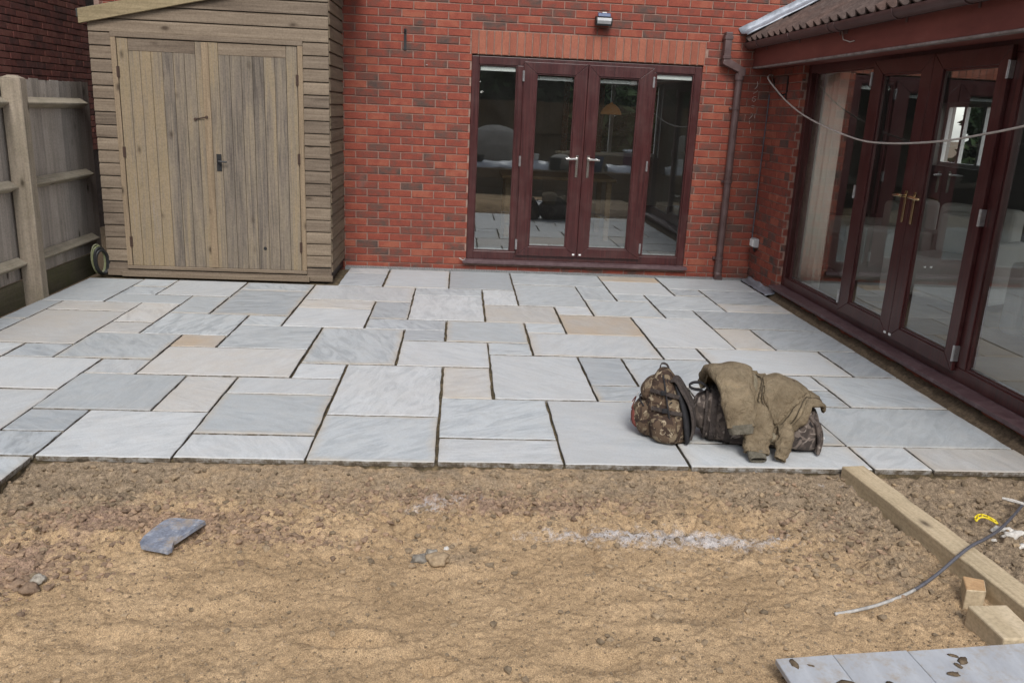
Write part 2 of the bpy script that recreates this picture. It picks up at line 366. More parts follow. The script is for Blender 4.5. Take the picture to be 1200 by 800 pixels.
    a = t.noise(P, 15, 2, .4, 1.3); b = t.noise(t.mapping(P, (1,1,1), (0,0,0), (3,5,7)), 22, 2, .4, 1.1); d = t.noise(t.mapping(P, (1,1,1), (0,0,0), (9,1,4)), 28, 2, .4, 1.4)
    c = t.mix(t.ramp(a, [(.47, 0), (.50, 1)]), (.105,.070,.046), (.052,.033,.024))
    c = t.mix(t.ramp(b, [(.56, 0), (.59, 1)]), c, (.19,.145,.095))
    c = t.mix(t.ramp(d, [(.63, 0), (.66, 1)]), c, (.34,.275,.19))
    c = t.mix(t.ramp(d, [(.30, 1), (.34, 0)]), c, (.022,.018,.017))
    w = t.noise(P, 420, 2, .5); f = t.noise(P, 34, 5, .7)
    c = t.mix(.6, c, t.mix(1.0, c, t.ramp(w, [(.3, .7), (.7, 1.2)]), 'MULTIPLY'))
    M['camo'] = t.bsdf(c, .9, t.bump(f, .6, .010), .25)
    t = NT('duffel'); P = t.coord()
    a = t.noise(P, 11, 2, .4, 1.3); b = t.noise(t.mapping(P, (1,1,1), (0,0,0), (3,5,7)), 16, 2, .4, 1.1); d = t.noise(t.mapping(P, (1,1,1), (0,0,0), (9,1,4)), 21, 2, .4, 1.4)
    c = t.mix(t.ramp(a, [(.46, 0), (.52, 1)]), (.115,.090,.076), (.060,.047,.041))
    c = t.mix(t.ramp(b, [(.55, 0), (.60, 1)]), c, (.185,.148,.125))
    c = t.mix(t.ramp(d, [(.62, 0), (.68, 1)]), c, (.30,.25,.215))
    c = t.mix(t.ramp(d, [(.30, 1), (.36, 0)]), c, (.024,.020,.019))
    w = t.noise(P, 420, 2, .5); f = t.noise(P, 30, 5, .7)
    c = t.mix(.6, c, t.mix(1.0, c, t.ramp(w, [(.3, .7), (.7, 1.2)]), 'MULTIPLY'))
    M['duffel'] = t.bsdf(c, .8, t.bump(f, .7, .014), .35)
    plain('pack_black', (.022,.021,.023), .8, .3, 0, .35, 40); plain('pack_red', (.16,.045,.035), .75, .3, 0, .35, 30)
make_materials()

# ------------------------------------------------------------------ mesh and object helpers
WLOC = {}
def wloc(o): return WLOC.get(o.name, Vector((0, 0, 0)))
def tag(o, label, cat=None, group=None, kind=None):
    if label: o['label'] = label
    if cat: o['category'] = cat
    if group: o['group'] = group
    if kind: o['kind'] = kind
    return o
def link(o, parent, W):
    COL.objects.link(o); W = Vector(W)
    o.location = W - (wloc(parent) if parent else Vector((0, 0, 0)))
    if parent: o.parent = parent
    WLOC[o.name] = W
    return o
def thing(name, loc, label, cat, group=None):
    o = bpy.data.objects.new(name, None); o.empty_display_size = .1
    link(o, None, loc); return tag(o, label, cat, group)
def group_part(name, parent, loc):
    o = bpy.data.objects.new(name, None); o.empty_display_size = .1
    return link(o, parent, loc)

class MB:
    def __init__(s): s.v = []; s.f = []; s.mi = []; s.cur = 0; s.rnd = []; s.r = 0.5
    def add(s, vs, fs):
        b = len(s.v); s.v += [tuple(map(float, v)) for v in vs]
        for f in fs: s.f.append(tuple(b+i for i in f)); s.mi.append(s.cur); s.rnd.append(s.r)
        return s
    def box(s, lo, hi):
        (a, b, c), (d, e, f) = lo, hi
        a, d = min(a, d), max(a, d); b, e = min(b, e), max(b, e); c, f = min(c, f), max(c, f)
        return s.add([(a,b,c),(d,b,c),(d,e,c),(a,e,c),(a,b,f),(d,b,f),(d,e,f),(a,e,f)],
                     [(0,3,2,1),(4,5,6,7),(0,1,5,4),(1,2,6,5),(2,3,7,6),(3,0,4,7)])
    def prism(s, poly, axis, a, b):
        """poly: 2D points; axis 'x','y','z' extrusion from a to b. 2D order: x->(y,z) y->(x,z) z->(x,y)"""
        def P(p, t): return {'x': (t, p[0], p[1]), 'y': (p[0], t, p[1]), 'z': (p[0], p[1], t)}[axis]
        n = len(poly); vs = [P(p, a) for p in poly] + [P(p, b) for p in poly]
        return s.add(vs, [tuple(range(n))[::-1], tuple(range(n, 2*n))] + [(i, (i+1) % n, n+(i+1) % n, n+i) for i in range(n)])
    def tube(s, pts, r, n=8, cap=True, flat=1.0, up=None):
        pts = [Vector(p) for p in pts]; rr = r if hasattr(r, '__len__') else [r]*len(pts)
        vs = []; prev = None
        for i, p in enumerate(pts):
            d = (pts[min(i+1, len(pts)-1)] - pts[max(i-1, 0)]).normalized()
            if prev is None:
                a = Vector(up) if up else (Vector((0,0,1)) if abs(d.z) < .9 else Vector((1,0,0)))
            else: a = prev
            u = (a - d*a.dot(d)).normalized(); w = d.cross(u); prev = u
            for k in range(n):
                t = 2*math.pi*k/n
                vs.append(p + u*math.cos(t)*rr[i]*flat + w*math.sin(t)*rr[i])
        fs = []
        for i in range(len(pts)-1):
            for k in range(n):
                k2 = (k+1) % n; fs.append((i*n+k, (i+1)*n+k, (i+1)*n+k2, i*n+k2))
        if cap:
            fs.append(tuple(range(n))); fs.append(tuple((len(pts)-1)*n+k for k in range(n))[::-1])
        return s.add(vs, fs)
    def strap(s, pts, width, thick, side):
        """flat ribbon along pts; side = direction of its width"""
        pts = [Vector(p) for p in pts]; vs = []
        for i, p in enumerate(pts):
            d = (pts[min(i+1, len(pts)-1)] - pts[max(i-1, 0)]).normalized()
            sd = side[i] if isinstance(side, list) else side
            w = Vector(sd); w = (w - d*w.dot(d)).normalized(); nn = d.cross(w)
            for a, b in ((-1,-1),(1,-1),(1,1),(-1,1)): vs.append(p + w*a*width/2 + nn*b*thick/2)
        fs = [(0,1,2,3)]
        for i in range(len(pts)-1):
            for k in range(4):
                k2 = (k+1) % 4; fs.append((i*4+k, (i+1)*4+k, (i+1)*4+k2, i*4+k2))
        e = (len(pts)-1)*4; fs.append((e+3, e+2, e+1, e))
        return s.add(vs, fs)
    def lathe(s, prof, c, n=16):
        vs = []; fs = []
        for r, z in prof:
            for k in range(n):
                t = 2*math.pi*k/n; vs.append((c[0]+r*math.cos(t), c[1]+r*math.sin(t), c[2]+z))
        for i in range(len(prof)-1):
            for k in range(n):
                k2 = (k+1) % n; fs.append((i*n+k, i*n+k2, (i+1)*n+k2, (i+1)*n+k))
        fs.append(tuple(range(n))[::-1]); fs.append(tuple((len(prof)-1)*n+k for k in range(n)))
        return s.add(vs, fs)
    def grid(s, V, closed_u=False, closed_v=False):
        """V: array [n][m] of points"""
        n, mm = len(V), len(V[0]); vs = [p for row in V for p in row]; fs = []
        for i in range(n if closed_u else n-1):
            for j in range(mm if closed_v else mm-1):
                i2, j2 = (i+1) % n, (j+1) % mm
                fs.append((i*mm+j, i2*mm+j, i2*mm+j2, i*mm+j2))
        return s.add(vs, fs)
    def build(s, name, mat, parent=None, smooth=False, bevel=0, origin=None, subsurf=0, solid=0, seg=1, attr=False, fixn=True):
        V = np.array(s.v)
        if origin is None: origin = ((V[:,0].min()+V[:,0].max())/2, (V[:,1].min()+V[:,1].max())/2, V[:,2].min())
        V = V - np.array(origin)
        me = bpy.data.meshes.new(name); me.from_pydata(V.tolist(), [], s.f)
        mats = mat if isinstance(mat, (list, tuple)) else [mat]
        for k in mats: me.materials.append(M[k])
        if len(mats) > 1: me.polygons.foreach_set('material_index', s.mi)
        if attr:
            a = me.attributes.new('rnd', 'FLOAT', 'FACE'); a.data.foreach_set('value', s.rnd)
        if fixn:
            bm = bmesh.new(); bm.from_mesh(me); bmesh.ops.recalc_face_normals(bm, faces=bm.faces); bm.to_mesh(me); bm.free()
        if smooth: me.polygons.foreach_set('use_smooth', [True]*len(me.polygons))
        o = bpy.data.objects.new(name, me)
        if solid:
            md = o.modifiers.new('solid', 'SOLIDIFY'); md.thickness = solid; md.offset = 0
        if bevel:
            md = o.modifiers.new('bevel', 'BEVEL'); md.width = bevel; md.segments = seg; md.limit_method = 'ANGLE'; md.angle_limit = R(40)
        if subsurf:
            md = o.modifiers.new('sub', 'SUBSURF'); md.levels = subsurf; md.render_levels = subsurf
        return link(o, parent, origin)

def copy_mesh(name, me, parent, W, rotz=0.0, rot=None):
    o = bpy.data.objects.new(name, me); link(o, parent, W)
    o.rotation_euler = rot if rot else (0, 0, rotz)
    return o

# numpy value-noise fbm
_perm = RNG.random((512, 512))
def vnoise(x, y):
    xi = np.floor(x).astype(int); yi = np.floor(y).astype(int); fx = x-xi; fy = y-yi
    fx = fx*fx*(3-2*fx); fy = fy*fy*(3-2*fy)
    g = lambda a, b: _perm[a % 512, b % 512]
    return (g(xi,yi)*(1-fx)+g(xi+1,yi)*fx)*(1-fy) + (g(xi,yi+1)*(1-fx)+g(xi+1,yi+1)*fx)*fy
def fbm(x, y, f, octs=4, gain=.5):
    s = 0; a = 1; t = 0
    for o in range(octs):
        s = s + a*vnoise(x*f+17.3*o, y*f-9.1*o); t += a; a *= gain; f *= 2.03
    return s/t - .5
def smooth(a, b, x):
    t = np.clip((x-a)/(b-a), 0, 1); return t*t*(3-2*t)

# ------------------------------------------------------------------ ground, sand
def sand_h(x, y):
    h = -.058 + .030*fbm(x, y, .9, 3) + .024*fbm(x+5, y, 3.4, 4, .55) + .019*fbm(x, y+3, 13, 4, .62) + .011*fbm(x, y, 52, 2)
    lump = np.clip(fbm(x+11, y+2, 10, 4, .65)-.03, 0, 1); crumb = np.clip(fbm(x-4, y+9, 38, 3, .6)-.02, 0, 1)
    h = h - .020*np.clip(.10-np.abs(fbm(x+2, y-7, 4.5, 4, .6)), 0, .1)/.1*smooth(-6.3, -5.4, y)   # trowel scrapes and ruts
    act = np.clip(smooth(-6.0, -5.3, y) + .8*smooth(-3.9, -4.6, x) + .8*smooth(-1.9, -1.4, x), .32, 1)
    h = h + (.085*lump + .045*crumb)*act + .0065*fbm(x+1, y, 95, 2)
    edge = smooth(-5.16, -4.96, y)                       # bedding squeezed out along the slab edge
    h = h*(1-.55*edge) + edge*(-.010 + .044*fbm(x, y, 6, 4, .62))
    h = np.where(y > -4.965, np.minimum(h, -.028), h)
    soil = smooth(-1.12, -1.0, x)
    h = h + soil*(.055*fbm(x+3, y, 5, 4, .6) - .012)
    for cx, cy, rx, ry, d in ((-3.42,-6.26,.13,.035,.03), (-3.14,-6.4,.06,.03,.03), (-4.52,-5.62,.16,.035,.025), (-2.3,-6.1,.2,.05,.016),
                              (-3.9,-6.1,.25,.06,.014), (-2.6,-6.35,.16,.05,.018), (-4.2,-6.25,.2,.05,.015), (-1.35,-5.95,.1,.05,.02)):
        q = ((x-cx)/rx)**2 + ((y-cy)/ry)**2
        h = h - d*np.exp(-q*1.5) + .4*d*np.exp(-(np.sqrt(q)-1.5)**2*4)
    h = np.where(y < -8.2, h - .03*smooth(-8.2, -9, y), h)
    return h
def zones(x, y):
    el = lambda cx, cy, rx, ry: np.exp(-(((x-cx)/rx)**2+((y-cy)/ry)**2))
    dirt = .62*smooth(-5.65, -5.05, y) + .25*smooth(.0, .3, fbm(x, y, 1.3, 3)) + .55*smooth(-2.0, -1.3, x)*smooth(-6.3, -5.7, y) + .9*smooth(-1.15, -1.0, x) + .45*el(-3.1,-5.7,.25,.1)
    dirt = dirt + .35*smooth(-4.2, -4.8, x)*smooth(-6.0, -5.6, y)
    pink = .75*el(-4.35,-5.45,.65,.17) + .85*el(-4.7,-5.82,.28,.2) + .55*el(-3.2,-5.22,.6,.12) + .5*el(-2.6,-5.3,.5,.1) + .4*el(-3.75,-5.6,.4,.08) + .3*el(-1.5,-5.5,.3,.3)
    cem = .62*el(-2.5,-5.535,.42,.055) + .62*el(-1.98,-5.56,.40,.075) + .7*el(-3.2,-5.27,.14,.05) + .42*el(-2.2,-5.63,.45,.09) + .5*el(-3.0,-5.20,.25,.05) + .3*el(-1.2,-5.1,.2,.08)
    return np.clip(dirt, 0, 1), np.clip(pink, 0, 1), np.clip(cem, 0, 1)
def build_ground():
    g = MB(); g.add([(-150,-150,-.16),(150,-150,-.16),(150,150,-.16),(-150,150,-.16)], [(0,1,2,3)])
    tag(g.build('garden_ground', 'garden_soil'), None, kind='structure')
    xs = np.concatenate([np.linspace(-7.2, -5.7, 20), np.arange(-5.69, .25, .0064), np.linspace(.26, .5, 4)])
    ys = np.concatenate([np.linspace(-9.2, -6.95, 36), np.arange(-6.94, -4.895, .0064)])
    X, Y = np.meshgrid(xs, ys, indexing='ij'); Z = sand_h(X, Y)
    # dip out of sight below the beds on the rim
    rim = np.minimum(np.minimum(X+7.2, .5-X), Y+9.2); Z = Z - .09*(1-smooth(0, .15, rim))
    n, mm = X.shape
    V = np.stack([X, Y, Z], -1).reshape(-1, 3)
    idx = np.arange(n*mm).reshape(n, mm)
    F = np.stack([idx[:-1,:-1], idx[1:,:-1], idx[1:,1:], idx[:-1,1:]], -1).reshape(-1, 4)
    me = bpy.data.meshes.new('sand')
    me.vertices.add(len(V)); me.vertices.foreach_set('co', V.ravel())
    me.loops.add(F.size); me.loops.foreach_set('vertex_index', F.ravel())
    me.polygons.add(len(F)); me.polygons.foreach_set('loop_start', np.arange(0, F.size, 4)); me.polygons.foreach_set('loop_total', np.full(len(F), 4))
    me.polygons.foreach_set('use_smooth', np.ones(len(F), bool))
    me.update(); me.validate()
    d, p, c = zones(X.ravel(), Y.ravel())
    a = me.attributes.new('zone', 'FLOAT_COLOR', 'POINT')
    a.data.foreach_set('color', np.stack([d, p, c, np.ones_like(d)], -1).ravel().astype(np.float32))
    me.materials.append(M['sand'])
    o = bpy.data.objects.new('sand', me); link(o, None, (0, 0, 0)); o['kind'] = 'structure'
build_ground()

ICO = None
def rock_shape(seed, sub=1, flat=.7, rough=.28):
    bm = bmesh.new(); bmesh.ops.create_icosphere(bm, subdivisions=sub, radius=1.0)
    for v in bm.verts:
        k = 1 + rough*2*mnoise.noise(v.co*1.3 + Vector((seed*3.7, seed*1.3, 0))) + rough*mnoise.noise(v.co*3.1 + Vector((0, seed*2.1, 5)))
        v.co *= k; v.co.z *= flat
    V = np.array([v.co[:] for v in bm.verts]); F = [tuple(v.index for v in f.verts) for f in bm.faces]
    bm.free(); return V, F
_HX = np.arange(-5.6, .3, .02); _HY = np.arange(-6.9, -4.9, .02); _HH = None
def hgt(x, y):
    global _HH
    if _HH is None: _HH = sand_h(*np.meshgrid(_HX, _HY, indexing='ij'))
    return float(_HH[min(max(int((x+5.6)/.02+.5), 0), len(_HX)-1), min(max(int((y+6.9)/.02+.5), 0), len(_HY)-1)])
_ZZ = None
def zone_at(x, y):
    global _ZZ
    if _ZZ is None: _ZZ = zones(*np.meshgrid(_HX, _HY, indexing='ij'))
    i, j = min(max(int((x+5.6)/.02+.5), 0), len(_HX)-1), min(max(int((y+6.9)/.02+.5), 0), len(_HY)-1)
    return _ZZ[0][i, j], _ZZ[1][i, j], _ZZ[2][i, j]
def scatter(name, mat, count, place, rmin, rmax, power=2.5, sub=1, parent=None):
    shapes = [rock_shape(i+1, sub) for i in range(9)]
    b = MB()
    k = 0
    while k < count:
        q = place()
        if q is None: continue
        x, y = q; k += 1
        r = rmin + (rmax-rmin)*random.random()**power
        V, F = random.choice(shapes); a = random.random()*6.28; ca, sa = math.cos(a), math.sin(a)
        z = hgt(x, y)
        W = V*r; W = np.stack([W[:,0]*ca-W[:,1]*sa, W[:,0]*sa+W[:,1]*ca, W[:,2]], -1) + np.array([x, y, z+r*.14])
        b.r = random.random(); b.add(W, F)
    o = b.build(name, mat, parent, attr=True, smooth=False)
    o['kind'] = 'stuff'; return o
def place_dirt():
    x = random.uniform(-5.3, .05); y = random.uniform(-6.5, -4.97)
    if x > -1.25 and y < -6.2: return None
    d, p, c = zone_at(x, y)
    return (x, y) if random.random() < d*.9 + .05 else None
def place_pink():
    x = random.uniform(-5.3, -1.2); y = random.uniform(-6.2, -4.99)
    d, p, c = zone_at(x, y)
    return (x, y) if random.random() < p**1.2*.7 else None
def place_any():
    return random.uniform(-5.2, -1.2), random.uniform(-6.6, -5.0)
tag(scatter('earth_crumbs', 'clod', 6000, place_dirt, .002, .018, 5), 'brown earth crumbs scattered over the dug ground before the patio', 'earth')
tag(scatter('rubble_crumbs', 'clod_pink', 4200, place_pink, .002, .017, 3.6), 'pinkish broken rubble crumbs trodden into the sand', 'rubble')
tag(scatter('grit', 'clod', 15000, place_any, .0016, .0052, 2.2), 'fine grit lying on the yellow sand', 'grit')

# ------------------------------------------------------------------ patio
GX = lambda i: -.105 - .3075*i
GY = lambda j: -4.955 + .3055*j
SLABS = [(19,20.6,10,13),(20,20.6,8,10),(20,20.6,5,8),(18,20,9,10),(18,20,6,9),(19,20,5,6),(18,19,5,6),(18,19,12,13),(18,19,11,12),(17,19,10,11),
 (16,18,11,13),(16,17,9,11),(17,18,8,10),(17,18,7,8),(15,17,7,9),(16,18,5,7),(15,16,6,7),(14,15,8,9),(13,15,6,8),(13,16,4,6),(17,19,3,5),(16,17,4,5),
 (15,17,2,4),(14,15,2,4),(17,19,1,3),(16,17,1,2),(16,17,0,1),(14,16,0,2),(16,18,-2,0),(12,14,3,4),(12,14,1,3),(12,14,0,1),(11,14,11,13),(12,14,10,11),
 (12,14,8,10),(11,12,9,11),(10,12,8,9),(11,13,5,8),(12,13,4,5),(12,13.35,15,15.9),(12,13.35,13,15),(10,12,13,15.9),(8,10,13,15.9),(9,11,12,13),(9,11,9,12),
 (8,9,11,13),(7,9,9,11),(8,10,7,9),(10,11,7,8),(9,11,5,7),(8,9,6,7),(7,8,8,9),(5,8,6,8),(5,7,8,10),(6,7,10,11),(5,8,14,15.9),(6,8,11,14),(5,6,12,14),
 (4,6,10,12),(3,5,15,15.9),(3,5,13,15),(4,5,12,13),(0,3,14,15.9),(2,3,13,14),(2,4,11,13),(3,4,10,11),(0,2,12,14),(0,2,11,12),(0,3,9,11),(3,5,7,10),
 (4,5,6,7),(2,3,7,9),(0,2,7,9),(1,4,5,7),(0,1,5,7),(4,6,4,6),(6,7,4,6),(5,7,3,4),(7,9,3,6),(9,10,3,5),(10,12,2,5),(10,12,0,2),(8,10,1,3),(8,10,0,1),
 (6,8,0,3),(3,6,0,1),(2,4,4,5),(2,5,3,4),(3,6,1,3),(0,2,3,5),(0,3,1,3),(2,3,0,1),(0,2,0,1),
 (14,16,12,13),(14,16,9,12),(17,19,0,1),(19,20.6,3,5),(19,20.6,0,3),(18,20.6,-2,0)]
TONE = {(5,7,8,10):'slab_orange', (3,5,15,15.9):'slab_orange', (18,20,6,9):'slab_buff', (17,18,8,10):'slab_buff', (15,16,6,7):'slab_orange', (13,16,4,6):'slab_buff',
 (10,12,2,5):'slab_pale', (8,10,0,1):'slab_pale', (12,14,0,1):'slab_pale', (9,10,3,5):'slab_buff', (14,15,2,4):'slab_buff', (12,14,3,4):'slab_pale', (12,14,1,3):'slab_grey',
 (14,16,0,2):'slab_pale', (7,9,3,6):'slab_pale', (10,12,0,2):'slab_grey', (8,10,1,3):'slab_grey', (11,12,9,11):'slab_dark', (10,12,8,9):'slab_dark', (18,19,5,6):'slab_dark',
 (7,9,9,11):'slab_buff', (8,9,11,13):'slab_pale', (6,8,0,3):'slab_pale', (16,17,1,2):'slab_dark', (16,17,0,1):'slab_dark', (0,2,7,9):'slab_dark', (0,1,5,7):'slab_dark', (2,3,7,9):'slab_buff',
 (18,20,9,10):'slab_buff', (17,18,7,8):'slab_buff', (0,3,1,3):'slab_grey', (1,4,5,7):'slab_pale', (3,5,7,10):'slab_pale', (0,2,0,1):'slab_buff', (12,13,15,15.9):'slab_buff',
 (12,13.35,13,15):'slab_dark', (14,16,12,13):'slab_grey', (11,13,5,8):'slab_grey', (0,2,11,12):'slab_buff', (12,14,10,11):'slab_buff', (3,6,0,1):'slab_pale', (5,8,6,8):'slab_pale'}
def slab_mesh(b, x0, x1, y0, y1, zt, th, seed):
    """riven slab with hand-dressed, slightly wavy edges and a rounded arris"""
    rr = random.Random(seed); per = []
    def side(ax, ay, bx, by, nx, ny):
        L = math.hypot(bx-ax, by-ay); n = max(3, int(L/.07))
        for i in range(n):
            t = i/n; w = (rr.random()-.5)*.006*(0.4 if i == 0 else 1)
            per.append((ax+(bx-ax)*t+nx*w, ay+(by-ay)*t+ny*w))
    side(x0,y0,x1,y0,0,-1); side(x1,y0,x1,y1,1,0); side(x1,y1,x0,y1,0,1); side(x0,y1,x0,y0,-1,0)
    n = len(per); cx, cy = (x0+x1)/2, (y0+y1)/2
    tx, ty = (rr.random()-.5)*.006, (rr.random()-.5)*.006
    def ring(ins, z):
        o = []
        for (x, y) in per:
            dx, dy = x-cx, y-cy
            o.append((cx+dx*(1-ins/abs(x1-x0)*2), cy+dy*(1-ins/abs(y1-y0)*2), z + tx*dx + ty*dy + ((rr.random()-.5)*.0012 if z > zt-.002 else 0)))
        return o
    rings = [ring(.004, zt-th), ring(0, zt-th*.55), ring(0, zt-.004), ring(.002, zt-.0012), ring(.006, zt)]
    vs = [p for r_ in rings for p in r_]; fs = []
    for k in range(4):
        for i in range(n):
            i2 = (i+1) % n; fs.append((k*n+i, k*n+i2, (k+1)*n+i2, (k+1)*n+i))
    fs.append(tuple(range(n))[::-1]); fs.append(tuple(4*n+i for i in range(n)))
    b.add(vs, fs)
def build_patio():
    b = MB(); j = .006
    b.box((GX(20.6), GY(0)+.018, -.20), (GX(0)-.012, GY(15.9)-.002, -.022))
    b.box((GX(20.6), GY(-2), -.20), (GX(16)-.02, GY(0)+.017, -.022))
    patio = b.build('patio', 'joint_mortar'); patio['kind'] = 'structure'
    for k, s in enumerate(SLABS):
        mt = TONE.get(s)
        if mt is None: mt = random.choice(['slab_grey', 'slab_grey', 'slab_grey', 'slab_pale', 'slab_dark', 'slab_pale'])
        b = MB(); jj = [random.uniform(.0050, .0100) for _ in range(4)]
        slab_mesh(b, GX(s[1])+jj[0], GX(s[0])-jj[1], GY(s[2])+jj[2]+.0022, GY(s[3])-jj[3]-.0022, random.uniform(-.0015, .002), .03, k)
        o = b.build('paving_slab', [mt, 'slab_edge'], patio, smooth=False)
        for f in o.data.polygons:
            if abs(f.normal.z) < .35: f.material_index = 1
    # thin sandy smears left in the joints at the near edge are part of the joint material
    return patio
patio = build_patio()

# slotted drain channel along the foot of the house wall
def build_drain():
    t = thing('drain_channel', (-2.2, -.05, -.03), 'narrow grey slotted drain channel at the foot of the house wall', 'drain')
    b = MB(); b.box((-4.26, -.094, -.04), (-.02, -.0885, .008)); b.box((-4.26, -.012, -.04), (-.02, -.007, .008)); b.box((-4.26, -.088, -.045), (-.02, -.0125, -.02))
    b.build('channel', 'drain_plastic', t)
    b = MB(); x = -4.25
    while x < -.03:
        b.box((x, -.088, -.002), (x+.009, -.0125, .006)); x += .0175
    o = b.build('grating_bars', 'grey_plastic', t); o['kind'] = 'stuff'
build_drain()

# ------------------------------------------------------------------ the house
house = thing('brick_house', (-1.0, .15, 0), 'red brick house with brown glazed doors and a tiled extension', 'house')

def map_back(u, w, z): return (u, -w, z)            # u = X, w = out of the wall (towards the garden)
def map_right(u, w, z): return (-w, -u, z)          # u = -Y
BRICK_CACHE = {}
def brick_mesh(L, H, facing, mat, var):
    key = (round(L, 3), round(H, 3), facing, mat, var)
    if key in BRICK_CACHE: return BRICK_CACHE[key]
    rr = random.Random(hash((round(L,3), round(H,3), var)) & 0xffff)
    j = lambda s: (rr.random()-.5)*s
    c = .0035; D = .035
    def P(u, w, z): return (u, -w, z) if facing == 'back' else (-w, -u, z)
    back = [(-L/2+j(.002), -D, -H/2+j(.002)), (L/2+j(.002), -D, -H/2+j(.002)), (L/2+j(.002), -D, H/2+j(.002)), (-L/2+j(.002), -D, H/2+j(.002))]
    mid = [(u, -c*.9, z) for u, _, z in back]
    fr = [(u - math.copysign(c, u), j(.0022), z - math.copysign(c, z)) for u, _, z in back]
    vs = [P(*p) for p in back+mid+fr]; fs = []
    for k in (0, 4):
        for i in range(4): fs.append((k+i, k+(i+1) % 4, k+4+(i+1) % 4, k+4+i))
    fs.append((8, 9, 10, 11))
    me = bpy.data.meshes.new('brick'); me.from_pydata(vs, [], fs); me.materials.append(M[mat])
    bm = bmesh.new(); bm.from_mesh(me); bmesh.ops.recalc_face_normals(bm, faces=bm.faces)
    if sum(f.normal.dot(f.calc_center_median()) for f in bm.faces) < 0: bmesh.ops.reverse_faces(bm, faces=bm.faces)
    bm.to_mesh(me); bm.free()
    BRICK_CACHE[key] = me; return me
def lay_bricks(u0, u1, z0, z1, ztop, openings, phase, pitch=.225, course=.075, joint=.010):
    out = []
    k0 = math.floor((z0-ztop)/course); k1 = math.ceil((z1-ztop)/course)
    for k in range(k0, k1):
        zb = ztop + k*course; zc = zb + course/2
        if zc < z0 or zc > z1: continue
        segs = [(u0, u1)]
        for (a, b, c, d) in openings:
            if c < zc < d:
                ns = []
                for s, e in segs:
                    if b <= s or a >= e: ns.append((s, e)); continue
                    if a > s: ns.append((s, a))
                    if b < e: ns.append((b, e))
                segs = ns
        off = phase + (pitch/2 if k % 2 else 0)
        for s, e in segs:
            i = math.floor((s-off)/pitch)
            while off + i*pitch < e - .004:
                a = max(s, off+i*pitch+joint/2); b = min(e, off+(i+1)*pitch-joint/2)
                if b - a > .018: out.append((a, b, zc, course-joint))
                i += 1
    return out
def joined_brick(b, a, c, zc, H, mp, depth=.035, jit=.0025):
    b.r = random.random(); d = .0035; w = random.uniform(-jit, jit)*.6
    q = lambda: random.uniform(-.001, .001)
    cs = [(a+q(), zc-H/2+q()), (c+q(), zc-H/2+q()), (c+q(), zc+H/2+q()), (a+q(), zc+H/2+q())]
    um, zm = (a+c)/2, zc
    vs = [mp(u, -depth, z) for u, z in cs] + [mp(u, -.003+w, z) for u, z in cs] + [mp(u-math.copysign(d, u-um), w, z-math.copysign(d, z-zm)) for u, z in cs]
    fs = [(k+i, k+(i+1) % 4, k+4+(i+1) % 4, k+4+i) for k in (0, 4) for i in range(4)] + [(8, 9, 10, 11)]
    b.add(vs, fs)

